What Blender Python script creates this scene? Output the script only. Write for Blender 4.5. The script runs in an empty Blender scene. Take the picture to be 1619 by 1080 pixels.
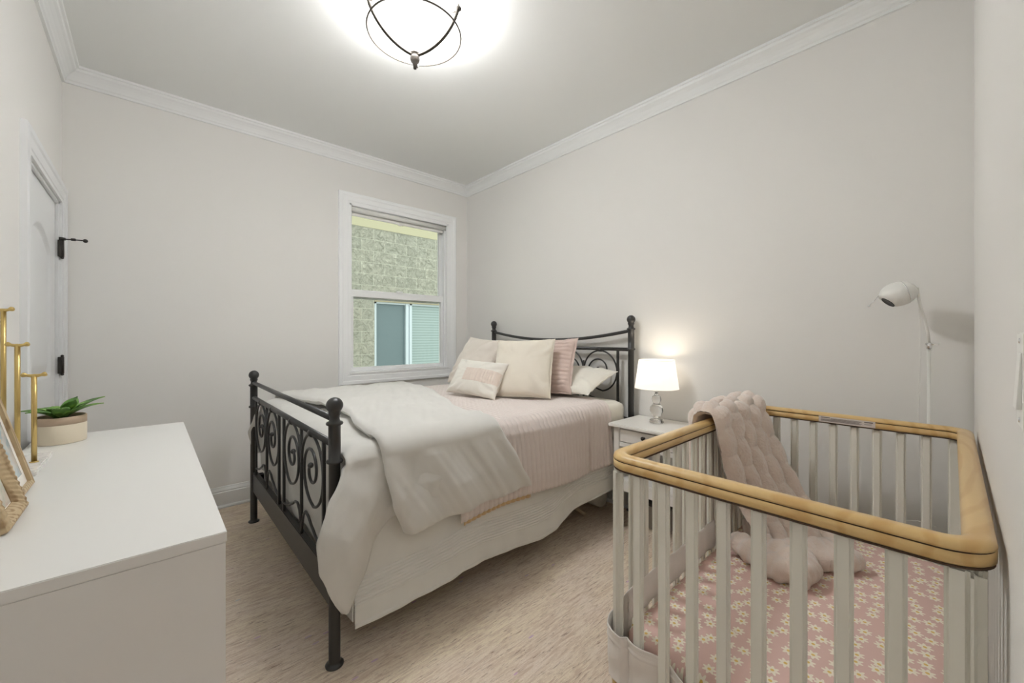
import bpy, bmesh, math, random
from mathutils import Vector, Matrix, noise
PI = math.pi
random.seed(7)
SC = bpy.context.scene
COL = SC.collection

# ------------------------------------------------------------------ camera, world, lights, exposure
H_CAM = 1.18
cam_d = bpy.data.cameras.new('camera'); cam = bpy.data.objects.new('camera', cam_d); COL.objects.link(cam)
cam_d.sensor_width = 36.0; cam_d.lens = 632.0 / 1619.0 * 36.0
cam_d.shift_y = -(540 - 531) / 1619.0
cam_d.clip_start = 0.02
cam.location = (0, 0, H_CAM)
cam.rotation_euler = (PI / 2, 0, math.radians(47.78))
SC.camera = cam
SC.view_settings.view_transform = 'Standard'
SC.view_settings.look = 'None'
SC.view_settings.gamma = 1.0
SC.view_settings.use_curve_mapping = False
SC.view_settings.exposure = 2.44
SC.cycles.use_denoising = True
SC.cycles.denoiser = 'OPENIMAGEDENOISE'
SC.cycles.max_bounces = 10
SC.cycles.diffuse_bounces = 6
SC.cycles.transmission_bounces = 10
SC.cycles.transparent_max_bounces = 12
SC.cycles.sample_clamp_indirect = 4.0
SC.cycles.sample_clamp_direct = 0.5
SC.cycles.caustics_reflective = False
SC.cycles.caustics_refractive = False

w = bpy.data.worlds.new('sky'); SC.world = w; w.use_nodes = True
wn = w.node_tree.nodes; wl = w.node_tree.links
bg = wn['Background']
sky = wn.new('ShaderNodeTexSky'); sky.sky_type = 'HOSEK_WILKIE'; sky.turbidity = 6.0; sky.ground_albedo = 0.4
sky.sun_direction = (0.3, 0.2, 0.9)
mixw = wn.new('ShaderNodeMixRGB'); mixw.inputs[0].default_value = 0.9
mixw.inputs[2].default_value = (0.9, 0.95, 0.92, 1)
wl.new(sky.outputs[0], mixw.inputs[1]); wl.new(mixw.outputs[0], bg.inputs[0])
bg.inputs[1].default_value = 0.48

def lamp(name, kind, loc, power, color, rot=(0, 0, 0), **kw):
    d = bpy.data.lights.new(name, kind); d.energy = power; d.color = color
    for k, v in kw.items(): setattr(d, k, v)
    o = bpy.data.objects.new(name, d); COL.objects.link(o); o.location = loc; o.rotation_euler = rot
    return o

# room
XA, YB, YD, XC, HC = -3.375, 2.44, -0.365, 0.058, 2.70
# unseen fill light added in the hall, shining through the doorway beside the camera
lamp('hall_fill', 'AREA', (0.75, 0.15, 2.60), 2.0, (0.97, 0.965, 1.0), (0, 0, 0), shape='RECTANGLE', size=0.7, size_y=0.9)

# ------------------------------------------------------------------ materials
def mat(name, color, rough=0.6, metal=0.0, **kw):
    m = bpy.data.materials.new(name); m.use_nodes = True
    b = m.node_tree.nodes['Principled BSDF']
    b.inputs['Base Color'].default_value = (*color, 1)
    b.inputs['Roughness'].default_value = rough
    b.inputs['Metallic'].default_value = metal
    for k, v in kw.items(): b.inputs[k].default_value = v
    return m
def srgb(r, g, b):
    f = lambda c: (c / 255 / 12.92) if c / 255 <= 0.04045 else ((c / 255 + 0.055) / 1.055) ** 2.4
    return (f(r), f(g), f(b))
class NT:
    def __init__(s, m): s.m = m; s.n = m.node_tree.nodes; s.l = m.node_tree.links; s.b = s.n['Principled BSDF']
    def new(s, t, **kw):
        x = s.n.new(t)
        for k, v in kw.items(): setattr(x, k, v)
        return x
    def lk(s, a, b): s.l.new(a, b)
    def coord(s, scale=(1, 1, 1), rot=(0, 0, 0), loc=(0, 0, 0), kind='Object'):
        tc = s.new('ShaderNodeTexCoord'); mp = s.new('ShaderNodeMapping')
        mp.inputs['Scale'].default_value = scale; mp.inputs['Rotation'].default_value = rot; mp.inputs['Location'].default_value = loc
        s.lk(tc.outputs[kind], mp.inputs[0]); return mp.outputs[0]
    def noise(s, vec, scale, detail=4, rough=0.55, dist=0.0):
        x = s.new('ShaderNodeTexNoise'); x.inputs['Scale'].default_value = scale; x.inputs['Detail'].default_value = detail
        x.inputs['Roughness'].default_value = rough; x.inputs['Distortion'].default_value = dist
        s.lk(vec, x.inputs['Vector']); return x.outputs['Fac']
    def ramp(s, fac, stops):
        x = s.new('ShaderNodeValToRGB'); e = x.color_ramp.elements
        while len(e) < len(stops): e.new(0.5)
        for i, (p, c) in enumerate(stops): e[i].position = p; e[i].color = (*c, 1) if len(c) == 3 else c
        s.lk(fac, x.inputs[0]); return x.outputs[0]
    def mix(s, fac, a, b, mode='MIX'):
        x = s.new('ShaderNodeMixRGB', blend_type=mode)
        for i, v in ((0, fac), (1, a), (2, b)):
            if hasattr(v, 'is_linked') or hasattr(v, 'links'): s.lk(v, x.inputs[i])
            elif isinstance(v, (int, float)): x.inputs[i].default_value = v
            else: x.inputs[i].default_value = (*v, 1)
        return x.outputs[0]
    def math(s, op, a, b=None):
        x = s.new('ShaderNodeMath', operation=op)
        for i, v in ((0, a), (1, b)):
            if v is None: continue
            if isinstance(v, (int, float)): x.inputs[i].default_value = v
            else: s.lk(v, x.inputs[i])
        return x.outputs[0]
    def bump(s, h, strength=0.3, dist=0.01, chain=None):
        x = s.new('ShaderNodeBump'); x.inputs['Strength'].default_value = strength; x.inputs['Distance'].default_value = dist
        s.lk(h, x.inputs['Height'])
        if chain is not None: s.lk(chain, x.inputs['Normal'])
        s.lk(x.outputs[0], s.b.inputs['Normal']); return x.outputs[0]
    def col(s, c): s.lk(c, s.b.inputs['Base Color'])

def fabric(name, color, bump=0.25, scale=260, rough=0.85, sheen=0.25, var=0.04, weave=True):
    m = mat(name, color, rough); t = NT(m); v = t.coord()
    n = t.noise(v, scale, 3); n2 = t.noise(v, 9, 3)
    t.b.inputs['Sheen Weight'].default_value = sheen
    c2 = tuple(c * (1 - 2 * var) for c in color)
    t.col(t.mix(n2, c2, tuple(min(1, c * (1 + var)) for c in color)))
    b1 = t.bump(n2, bump * 0.6, 0.006)
    t.bump(n, bump, 0.0012, b1)
    return m
def paint(name, color, rough=0.6, bump=0.04):
    m = mat(name, color, rough); t = NT(m); v = t.coord()
    if bump > 0.03: t.bump(t.noise(v, 220, 3), bump, 0.001)
    return m

M = {}
M['wall'] = paint('greige_wall_paint', srgb(226, 224, 220), 0.65, 0.06)
M['ceiling'] = paint('ceiling_paint', srgb(227, 228, 226), 0.75, 0.05)
M['trim'] = paint('trim_paint', srgb(230, 231, 230), 0.38, 0.02)
M['casing'] = paint('window_trim_paint', srgb(242, 243, 243), 0.36, 0.0)
M['door'] = paint('door_paint', srgb(224, 225, 225), 0.42, 0.02)
M['white'] = paint('white_lacquer', srgb(232, 230, 225), 0.33, 0.01)
M['dresser'] = paint('dresser_white', srgb(223, 222, 218), 0.28, 0.01)
M['cribwhite'] = paint('crib_white_paint', srgb(226, 224, 214), 0.4, 0.02)
M['black'] = mat('black_metal', (0.024, 0.023, 0.022), 0.40, 0.0)
NT(M['black']).b.inputs['Specular IOR Level'].default_value = 0.6
M['bronze'] = mat('oiled_bronze', srgb(66, 60, 52), 0.5, 0.3)
M['hinge'] = mat('dark_bronze', (0.045, 0.04, 0.035), 0.45, 0.5)
M['gold'] = mat('brushed_gold', srgb(206, 180, 118), 0.3, 1.0)
M['chrome'] = mat('chrome', (0.8, 0.8, 0.8), 0.12, 1.0)
M['plastic'] = mat('white_plastic', srgb(232, 231, 226), 0.35)
M['glass'] = mat('clear_glass', (1, 1, 1), 0.0, **{'Transmission Weight': 1.0, 'IOR': 1.47})
M['mesh'] = fabric('white_mesh_fabric', srgb(226, 220, 214), 0.3, 500, 0.8, 0.3)
M['linen'] = fabric('white_linen', srgb(212, 210, 204), 0.32, 420)
M['sheet'] = fabric('cream_sheet', srgb(232, 228, 217), 0.15, 500)
M['skirt'] = fabric('white_cotton', srgb(221, 220, 214), 0.2, 500)
M['ivory'] = fabric('ivory_linen', srgb(226, 218, 203), 0.3, 380)
M['oat'] = fabric('oatmeal_linen', srgb(222, 213, 202), 0.3, 380)
M['lining'] = fabric('tan_lining', srgb(206, 176, 132), 0.3, 400)
M['pinkq'] = fabric('dusty_pink_cotton', srgb(218, 207, 201), 0.35, 420, var=0.03)
M['pinks'] = fabric('dusty_pink_sham', srgb(207, 186, 176), 0.35, 420, var=0.03)

# thin window glass
m = bpy.data.materials.new('window_glass'); m.use_nodes = True; M['pane'] = m
nt = m.node_tree; nt.nodes.clear()
o_ = nt.nodes.new('ShaderNodeOutputMaterial'); mx = nt.nodes.new('ShaderNodeMixShader'); fr = nt.nodes.new('ShaderNodeFresnel')
tr = nt.nodes.new('ShaderNodeBsdfTransparent'); gl = nt.nodes.new('ShaderNodeBsdfGlossy')
tr.inputs[0].default_value = (0.94, 0.965, 0.945, 1); gl.inputs['Roughness'].default_value = 0.02; fr.inputs[0].default_value = 1.2
nt.links.new(fr.outputs[0], mx.inputs[0]); nt.links.new(tr.outputs[0], mx.inputs[1]); nt.links.new(gl.outputs[0], mx.inputs[2]); nt.links.new(mx.outputs[0], o_.inputs[0])

def wood(name, c1, c2, ring_scale=16, stretch=(1, 1, 1), rough=0.3, dist=6):
    m = mat(name, c1, rough); t = NT(m); v = t.coord(stretch)
    wv = t.new('ShaderNodeTexWave', wave_type='RINGS', rings_direction='Z'); wv.inputs['Scale'].default_value = ring_scale
    wv.inputs['Distortion'].default_value = dist; wv.inputs['Detail'].default_value = 2.5; wv.inputs['Detail Scale'].default_value = 0.7
    t.lk(v, wv.inputs['Vector'])
    c = t.ramp(wv.outputs['Fac'], [(0.0, c1), (0.62, c1), (0.95, c2)])
    n = t.noise(v, 60, 3); t.col(t.mix(t.math('MULTIPLY', n, 0.35), c, c2))
    t.bump(n, 0.05, 0.001)
    t.b.inputs['Coat Weight'].default_value = 0.3; t.b.inputs['Coat Roughness'].default_value = 0.2
    return m
M['pine'] = wood('varnished_pine', srgb(212, 180, 122), srgb(200, 162, 102), 4, (2.2, 0.9, 4.0), 0.32, 9)
M['groove'] = mat('dark_groove', srgb(70, 48, 30), 0.6)
M['ashwood'] = wood('carved_ash', srgb(190, 168, 132), srgb(150, 124, 88), 20, (1, 1, 1), 0.55, 5)
M['floorwood'] = wood('oak_floor', srgb(190, 142, 88), srgb(150, 100, 58), 8, (6, 0.6, 1), 0.35, 3)

# woven wool rug: long irregular threads with coloured flecks
m = mat('woven_rug', srgb(200, 178, 158), 0.95); M['rug'] = m; t = NT(m)
r4 = math.radians(-5)
v1 = t.coord((190, 20, 1), (0, 0, r4)); v2 = t.coord((95, 10, 1), (0, 0, r4)); v3 = t.coord((4, 2, 1)); v4 = t.coord((420, 150, 1), (0, 0, r4))
n1 = t.noise(v1, 1, 4, 0.65, 0.8); n2 = t.noise(v2, 1, 5, 0.7, 1.2); n3 = t.noise(v3, 1, 3); n4 = t.noise(v4, 1, 3, 0.7)
base = t.mix(t.ramp(n3, [(0.35, (0, 0, 0)), (0.65, (1, 1, 1))]), srgb(234, 220, 206), srgb(238, 226, 200))
c = t.mix(t.ramp(n2, [(0.38, (1, 1, 1)), (0.56, (0, 0, 0))]), base, srgb(206, 184, 164))
c = t.mix(t.ramp(n1, [(0.31, (1, 1, 1)), (0.43, (0, 0, 0))]), c, srgb(136, 110, 94))
c = t.mix(t.ramp(n4, [(0.3, (0.55, 0.55, 0.55)), (0.62, (0, 0, 0))]), c, srgb(205, 184, 163))
v5 = t.coord((70, 22, 1), (0, 0, r4), (3.1, 1.7, 0))
vo = t.new('ShaderNodeTexVoronoi'); vo.inputs['Scale'].default_value = 0.55; t.lk(v5, vo.inputs['Vector'])
fl = t.math('MULTIPLY', t.math('LESS_THAN', vo.outputs['Distance'], 0.16), 0.7)
hs = t.new('ShaderNodeHueSaturation'); hs.inputs['Saturation'].default_value = 0.45; hs.inputs['Value'].default_value = 0.6
t.lk(vo.outputs['Color'], hs.inputs['Color'])
sepc = t.new('ShaderNodeSeparateColor'); t.lk(vo.outputs['Color'], sepc.inputs[0])
fl = t.math('MULTIPLY', fl, t.math('GREATER_THAN', sepc.outputs[0], 0.8))
c = t.mix(fl, c, hs.outputs[0]); t.col(c)
b1 = t.bump(n1, 0.5, 0.006); t.bump(n4, 0.6, 0.003, b1)

# pink crib sheet printed with daisies
m = mat('daisy_print', srgb(217, 184, 174), 0.85); M['daisy'] = m; t = NT(m)
v = t.coord((1, 1, 0)); vm = t.new('ShaderNodeVectorMath', operation='SCALE'); vm.inputs['Scale'].default_value = 24; t.lk(v, vm.inputs[0])
vo = t.new('ShaderNodeTexVoronoi', voronoi_dimensions='2D'); vo.inputs['Scale'].default_value = 1; vo.inputs['Randomness'].default_value = 0.62
t.lk(vm.outputs[0], vo.inputs['Vector'])
df = t.new('ShaderNodeVectorMath', operation='SUBTRACT'); t.lk(vm.outputs[0], df.inputs[0]); t.lk(vo.outputs['Position'], df.inputs[1])
sx = t.new('ShaderNodeSeparateXYZ'); t.lk(df.outputs[0], sx.inputs[0])
sc_ = t.new('ShaderNodeSeparateColor'); t.lk(vo.outputs['Color'], sc_.inputs[0])
ang = t.math('ARCTAN2', sx.outputs[1], sx.outputs[0])
pet = t.math('COSINE', t.math('ADD', t.math('MULTIPLY', ang, 7), t.math('MULTIPLY', sc_.outputs[0], 6)))
rad = t.math('ADD', 0.315, t.math('MULTIPLY', pet, 0.085))
isp = t.math('LESS_THAN', vo.outputs['Distance'], rad); isc = t.math('LESS_THAN', vo.outputs['Distance'], 0.10)
c = t.mix(isp, srgb(217, 184, 174), srgb(240, 232, 214)); c = t.mix(isc, c, srgb(222, 190, 110)); t.col(c)
n = t.noise(t.coord(), 7, 3); t.bump(n, 0.5, 0.02)

# blush faux fur
m = mat('blush_faux_fur', srgb(226, 206, 192), 0.95); M['fur'] = m; t = NT(m)
n = t.noise(t.coord(), 150, 5, 0.7); n2 = t.noise(t.coord(), 22, 4)
t.col(t.mix(n2, srgb(232, 210, 196), srgb(244, 230, 218)))
t.b.inputs['Sheen Weight'].default_value = 0.8; t.b.inputs['Sheen Roughness'].default_value = 0.5
t.bump(n, 0.9, 0.006)

# split-face blocks outside
def blocks():
    m = mat('split_face_block', srgb(186, 182, 150), 0.95); t = NT(m)
    tc = t.new('ShaderNodeTexCoord'); sp = t.new('ShaderNodeSeparateXYZ'); cb = t.new('ShaderNodeCombineXYZ')
    t.lk(tc.outputs['Object'], sp.inputs[0])
    t.lk(sp.outputs[1], cb.inputs[0]); t.lk(sp.outputs[2], cb.inputs[1])
    mp = t.new('ShaderNodeMapping'); t.lk(cb.outputs[0], mp.inputs[0]); mp.inputs['Location'].default_value = (-3.11, -2.056 + 4.0, 0)
    br = t.new('ShaderNodeTexBrick'); br.inputs['Scale'].default_value = 1; br.inputs['Brick Width'].default_value = 0.415; br.inputs['Row Height'].default_value = 0.2
    br.inputs['Mortar Size'].default_value = 0.007; br.inputs['Mortar Smooth'].default_value = 0.3; br.offset = 0.5
    br.inputs['Color1'].default_value = (*srgb(208, 204, 188), 1); br.inputs['Color2'].default_value = (*srgb(196, 194, 180), 1)
    br.inputs['Mortar'].default_value = (*srgb(216, 214, 198), 1); t.lk(mp.outputs[0], br.inputs['Vector'])
    n = t.noise(tc.outputs['Object'], 13, 8, 0.7, 1.2); n2 = t.noise(tc.outputs['Object'], 2.2, 3)
    c = t.mix(t.ramp(n, [(0.36, (1, 1, 1)), (0.56, (0, 0, 0))]), br.outputs['Color'], srgb(164, 163, 148))
    c = t.mix(br.outputs['Fac'], c, srgb(216, 214, 198)); t.col(c)
    b1 = t.bump(n, 1.0, 0.12); t.bump(br.outputs['Fac'], -0.6, 0.02, b1)
    return m
M['block'] = blocks()
M['smoothblock'] = paint('smooth_band_stone', srgb(172, 166, 140), 0.9, 0.3)

# ------------------------------------------------------------------ mesh building
class MB:
    def __init__(s): s.v = []; s.f = []; s.sm = []
    def add(s, vs, fs, smooth=False):
        o = len(s.v); s.v += [tuple(p) for p in vs]
        for f in fs: s.f.append(tuple(i + o for i in f)); s.sm.append(smooth)
        return s
    def box(s, a, b):
        (x0, y0, z0), (x1, y1, z1) = a, b
        x0, x1 = sorted((x0, x1)); y0, y1 = sorted((y0, y1)); z0, z1 = sorted((z0, z1))
        vs = [(x0, y0, z0), (x1, y0, z0), (x1, y1, z0), (x0, y1, z0), (x0, y0, z1), (x1, y0, z1), (x1, y1, z1), (x0, y1, z1)]
        return s.add(vs, [(0, 3, 2, 1), (4, 5, 6, 7), (0, 1, 5, 4), (1, 2, 6, 5), (2, 3, 7, 6), (3, 0, 4, 7)])
    def rbox(s, a, b, r=0.004, seg=2):
        bm = bmesh.new(); bmesh.ops.create_cube(bm, size=1)
        for v in bm.verts:
            v.co = Vector([(a[i] + b[i]) / 2 + v.co[i] * abs(b[i] - a[i]) for i in range(3)])
        bmesh.ops.bevel(bm, geom=bm.edges[:], offset=min(r, 0.49 * min(abs(b[i] - a[i]) for i in range(3))), segments=seg, affect='EDGES')
        s.frombm(bm, False); return s
    def frombm(s, bm, smooth=True):
        bm.verts.index_update()
        s.add([v.co[:] for v in bm.verts], [[v.index for v in f.verts] for f in bm.faces], smooth); bm.free()
    def tube(s, pts, r, n=12, closed=False, caps=True, flat=None):
        pts = [Vector(p) for p in pts]; N = len(pts)
        rr = r if hasattr(r, '__len__') else [r] * N
        T = []
        for i in range(N):
            if closed: t = pts[(i + 1) % N] - pts[i - 1]
            else: t = pts[min(i + 1, N - 1)] - pts[max(i - 1, 0)]
            T.append(t.normalized() if t.length > 1e-9 else Vector((0, 0, 1)))
        up = Vector((0, 0, 1)) if abs(T[0].z) < 0.9 else Vector((0, 1, 0))
        u = T[0].cross(up).normalized(); vs = []
        for i in range(N):
            if i: u = (u - T[i] * u.dot(T[i])); u = u.normalized() if u.length > 1e-6 else T[i].orthogonal().normalized()
            w_ = T[i].cross(u)
            for k in range(n):
                a = 2 * PI * k / n
                vs.append(pts[i] + (u * math.cos(a) + w_ * math.sin(a)) * rr[i])
        fs = []
        for i in range(N if closed else N - 1):
            j = (i + 1) % N
            for k in range(n):
                fs.append((i * n + k, i * n + (k + 1) % n, j * n + (k + 1) % n, j * n + k))
        if caps and not closed:
            fs.append(tuple(range(n - 1, -1, -1))); fs.append(tuple((N - 1) * n + k for k in range(n)))
        return s.add(vs, fs, True)
    def cyl(s, p, q, r, n=20): return s.tube([p, q], r, n)
    def lathe(s, prof, c=(0, 0, 0), n=32, axis=None):
        vs = []; fs = []; P = len(prof)
        for (r, z) in prof:
            for k in range(n):
                a = 2 * PI * k / n; vs.append(Vector((r * math.cos(a), r * math.sin(a), z)))
        if axis is not None:
            q = Vector((0, 0, 1)).rotation_difference(Vector(axis)); vs = [q @ v for v in vs]
        vs = [v + Vector(c) for v in vs]
        for i in range(P - 1):
            for k in range(n): fs.append((i * n + k, i * n + (k + 1) % n, (i + 1) * n + (k + 1) % n, (i + 1) * n + k))
        if prof[0][0] > 1e-6: fs.append(tuple(range(n - 1, -1, -1)))
        if prof[-1][0] > 1e-6: fs.append(tuple((P - 1) * n + k for k in range(n)))
        return s.add(vs, fs, True)
    def ball(s, c, r, n=20):
        pr = [(max(1e-5, r * math.sin(PI * i / n)), -r * math.cos(PI * i / n)) for i in range(n + 1)]
        return s.lathe(pr, c, 2 * n // 1 if n < 14 else 24)
    def grid(s, fn, nu, nv, wrap_u=False):
        vs = []; fs = []
        for j in range(nv):
            for i in range(nu):
                vs.append(fn(i / (nu if wrap_u else nu - 1), j / (nv - 1)))
        for j in range(nv - 1):
            for i in range(nu if wrap_u else nu - 1):
                i2 = (i + 1) % nu
                fs.append((j * nu + i, j * nu + i2, (j + 1) * nu + i2, (j + 1) * nu + i))
        return s.add(vs, fs, True)
    def prism(s, poly, axis, a, b):
        # poly: 2D list in the plane perpendicular to axis ('x': (y,z), 'y': (x,z), 'z': (x,y))
        def P(p, t): return {'x': (t, p[0], p[1]), 'y': (p[0], t, p[1]), 'z': (p[0], p[1], t)}[axis]
        n = len(poly); vs = [P(p, a) for p in poly] + [P(p, b) for p in poly]
        fs = [tuple(range(n)), tuple(range(2 * n - 1, n - 1, -1))] + [(i, i + n, (i + 1) % n + n, (i + 1) % n) for i in range(n)]
        return s.add(vs, fs)

def wloc(o):
    p = Vector(o.location)
    while o.parent: o = o.parent; p += Vector(o.location)
    return p
def mk(name, mb, m, parent=None, origin=None, bevel=0, solid=0, solid_off=-1, subsurf=0, autosmooth=True, noflip=False):
    base = wloc(parent) if parent else Vector(origin or (0, 0, 0))
    me = bpy.data.meshes.new(name)
    me.from_pydata([(Vector(v) - base)[:] for v in mb.v], [], mb.f); me.update()
    for p, q in zip(me.polygons, mb.sm): p.use_smooth = q
    if not noflip:
        bm = bmesh.new(); bm.from_mesh(me); bmesh.ops.recalc_face_normals(bm, faces=bm.faces); bm.to_mesh(me); bm.free()
    o = bpy.data.objects.new(name, me); COL.objects.link(o)
    for x in (m if isinstance(m, (list, tuple)) else [m]): me.materials.append(x)
    if parent: o.parent = parent
    else: o.location = base
    if bevel:
        b = o.modifiers.new('bevel', 'BEVEL'); b.width = bevel; b.segments = 2; b.limit_method = 'ANGLE'; b.angle_limit = 0.6
    if solid:
        b = o.modifiers.new('solid', 'SOLIDIFY'); b.thickness = solid; b.offset = solid_off
    if subsurf:
        b = o.modifiers.new('sub', 'SUBSURF'); b.levels = subsurf; b.render_levels = subsurf
    return o
def thing(name, loc, label, cat, group=None):
    o = bpy.data.objects.new(name, None); COL.objects.link(o); o.location = loc; o.empty_display_size = 0.1
    o['label'] = label; o['category'] = cat
    if group: o['group'] = group
    return o
def tag(o, label=None, cat=None, group=None, kind=None):
    if label: o['label'] = label
    if cat: o['category'] = cat
    if group: o['group'] = group
    if kind: o['kind'] = kind
    return o
def lerp(a, b, t): return a + (b - a) * t
def interp(x, tab):
    if x <= tab[0][0]: return tab[0][1]
    for (a, p), (b, q) in zip(tab, tab[1:]):
        if x <= b: 
            t = (x - a) / (b - a); t = t * t * (3 - 2 * t) * 0.5 + t * 0.5
            return lerp(p, q, t)
    return tab[-1][1]
def nz(x, y, z=0): return noise.noise(Vector((x, y, z)))

# ------------------------------------------------------------------ room shell
tk = 0.15
def struct(name, mb, m, origin=(0, 0, 0), **kw): return tag(mk(name, mb, m, None, origin, **kw), kind='structure')
struct('floor', MB().box((XA - tk, YD - tk, -0.1), (XC, YB + tk, 0.0)), M['floorwood'])
struct('ceiling', MB().box((XA - tk, YD - tk, HC), (XC + 0.12, YB + tk, HC + 0.1)), M['ceiling'])
struct('wall_right', MB().box((XA - tk, YB, 0), (XC + 0.12, YB + tk, HC)), M['wall'])
# left wall with the door opening
DX0, DX1, DZ = -3.275, -2.475, 1.915
mb = MB().box((DX1, YD - tk, 0), (XC + 0.12, YD, HC)).box((XA - tk, YD - tk, DZ), (DX1, YD, HC)).box((XA - tk, YD - tk, 0), (DX0, YD, DZ))
mb.box((DX0, YD - tk, 0), (DX1, YD - 0.08, DZ))
struct('wall_left', mb, M['wall'])
# window wall
WY0, WY1, WZ0, WZ1 = 1.232, 2.200, 0.86, 2.285
mb = MB().box((XA - tk, YD, 0), (XA, WY0, HC)).box((XA - tk, WY1, 0), (XA, YB, HC)).box((XA - tk, WY0, 0), (XA, WY1, WZ0)).box((XA - tk, WY0, WZ1), (XA, WY1, HC))
struct('wall_back', mb, M['wall'])
# wall beside the camera, with the open doorway the camera stands in
OY0, OY1, OZ = -0.27, 0.575, 2.03
mb = MB().box((XC, YD, 0), (XC + 0.12, OY0, HC)).box((XC, OY1, 0), (XC + 0.12, YB, HC)).box((XC, OY0, OZ), (XC + 0.12, OY1, HC))
struct('wall_front', mb, M['wall'])
# hall beyond the doorway
struct('floor_hall', MB().box((XC, -1.2, -0.1), (1.6, 1.6, 0)), M['floorwood'])
struct('ceiling_hall', MB().box((XC + 0.12, -1.2, HC), (1.6, 1.6, HC + 0.1)), M['ceiling'])
mb = MB().box((1.5, -1.2, 0), (1.6, 1.6, HC)).box((XC + 0.12, -1.3, 0), (1.6, -1.2, HC)).box((XC + 0.12, 1.5, 0), (1.5, 1.6, HC)).box((XC + 0.02, -1.2, 0), (XC + 0.12, YD - tk, HC))
struct('wall_hall', mb, M['wall'])

corners = {'left': ((XC, YD), (XA, YD)), 'back': ((XA, YD), (XA, YB)), 'right': ((XA, YB), (XC, YB)), 'front': ((XC, YB), (XC, YD))}
def sweep(mb, p0, p1, prof, inward, m0=1, m1=1):
    d = (Vector(p1) - Vector(p0)).normalized(); n = Vector(inward)
    vs = []
    for (dd, z) in prof:
        a = Vector(p0) + n * dd + d * dd * m0; b = Vector(p1) + n * dd - d * dd * m1
        vs += [(a.x, a.y, z), (b.x, b.y, z)]
    k = len(prof); fs = [(2 * i, 2 * i + 1, 2 * ((i + 1) % k) + 1, 2 * ((i + 1) % k)) for i in range(k)]
    fs += [tuple(2 * i for i in range(k)), tuple(2 * i + 1 for i in range(k - 1, -1, -1))]
    mb.add(vs, fs)
inw = {'left': (0, 1), 'back': (1, 0), 'right': (0, -1), 'front': (-1, 0)}
H = HC
crown = [(0, H), (0, H - 0.088), (0.012, H - 0.088), (0.014, H - 0.076), (0.020, H - 0.070), (0.024, H - 0.060), (0.034, H - 0.045), (0.048, H - 0.032), (0.058, H - 0.026), (0.062, H - 0.014), (0.072, H - 0.012), (0.074, H)]
base = [(0, 0.0), (0.014, 0.0), (0.014, 0.105), (0.010, 0.110), (0.012, 0.118), (0.009, 0.126), (0.006, 0.134), (0.005, 0.142), (0, 0.145)]
shoe = [(0.014, 0.0), (0.030, 0.0), (0.029, 0.010), (0.024, 0.017), (0.014, 0.020)]
for i, side in enumerate(('left', 'back', 'right', 'front')):
    p0, p1 = corners[side]; mb = MB(); sweep(mb, p0, p1, crown, inw[side]); struct('trim_%d' % (i + 1), mb, M['trim'])
for side in ('left', 'back', 'right', 'front'):
    p0, p1 = corners[side]; segs = [(p0, p1, 1, 1)]
    if side == 'left': segs = [(p0, (-2.36, YD), 1, 0)]
    if side == 'front': segs = [(p0, (XC, OY1 + 0.09), 1, 0)]
    mb = MB()
    for a, b, k0, k1 in segs: sweep(mb, a, b, base, inw[side], k0, k1); sweep(mb, a, b, shoe, inw[side], k0, k1)
    struct('baseboard_' + side, mb, M['trim'])

# casings: profile swept around an opening (p across, q depth)
def casing(mb, u0, u1, z0, z1, wd, P, bottom=True, th=0.022):
    """P(u, z, d) -> world; frame around opening u0..u1, z0..z1 of width wd with stepped profile"""
    prof = [(0, 0), (0, th * 0.55), (wd * 0.16, th * 0.6), (wd * 0.2, th * 0.75), (wd * 0.62, th * 0.78), (wd * 0.7, th), (wd * 0.93, th), (wd, th * 0.8), (wd, 0)]
    k = len(prof)
    def ring(c):
        out = []
        for (o, d) in prof:
            u = {'l': u0 - o, 'r': u1 + o}[c[0]]; z = {'t': z1 + o, 'b': (z0 - o if bottom else z0)}[c[1]]
            out.append(P(u, z, d))
        return out
    rs = ['lb', 'lt', 'rt', 'rb']; vs = []
    for c in rs: vs += ring(c)
    fs = []
    for a in range(4 if bottom else 3):
        b = (a + 1) % 4
        for i in range(k): fs.append((a * k + i, a * k + (i + 1) % k, b * k + (i + 1) % k, b * k + i))
    if not bottom: fs += [tuple(range(k)), tuple(range(4 * k - 1, 3 * k - 1, -1))]
    mb.add(vs, fs)

# door in the left wall
door = bpy.data.objects.new('door_1', None); COL.objects.link(door); door.location = (DX0, YD, 0); tag(door, 'white two-panel arched-top door with dark hinges, closed', kind='structure')
mb = MB(); casing(mb, DX0 + 0.005, DX1 - 0.005, 0.0, DZ - 0.005, 0.098, lambda u, z, d: (u, YD + d, z), False, 0.024); mk('casing', mb, M['door'], door)
mb = MB().box((DX0, YD - 0.08, 0), (DX0 + 0.018, YD + 0.001, DZ)).box((DX1 - 0.018, YD - 0.08, 0), (DX1, YD + 0.001, DZ)).box((DX0, YD - 0.08, DZ - 0.018), (DX1, YD + 0.001, DZ))
mk('jamb', mb, M['door'], door)
sx0, sx1, yf = DX0 + 0.021, DX1 - 0.021, YD - 0.012
def door_panel(u, v):
    x = lerp(sx0, sx1, u); z = lerp(0.01, DZ - 0.021, v)
    m0, m1 = sx0 + 0.125, sx1 - 0.115
    def inside(z0, z1, arch):
        zt = z1 + arch * (1 - ((x - (m0 + m1) / 2) / ((m1 - m0) / 2)) ** 2) if m0 < x < m1 else z1
        return min(x - m0, m1 - x, z - z0, zt - z)
    d = max(inside(0.98, 1.60, 0.10), inside(0.22, 0.80, 0.0))
    y = yf
    if d > 0:
        if d < 0.022: y = yf - 0.014 * math.sin(min(1, d / 0.012) * PI / 2)
        elif d < 0.055: y = yf - 0.014 + 0.010 * (d - 0.022) / 0.033
        else: y = yf - 0.004
    return (x, y, z)
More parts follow.
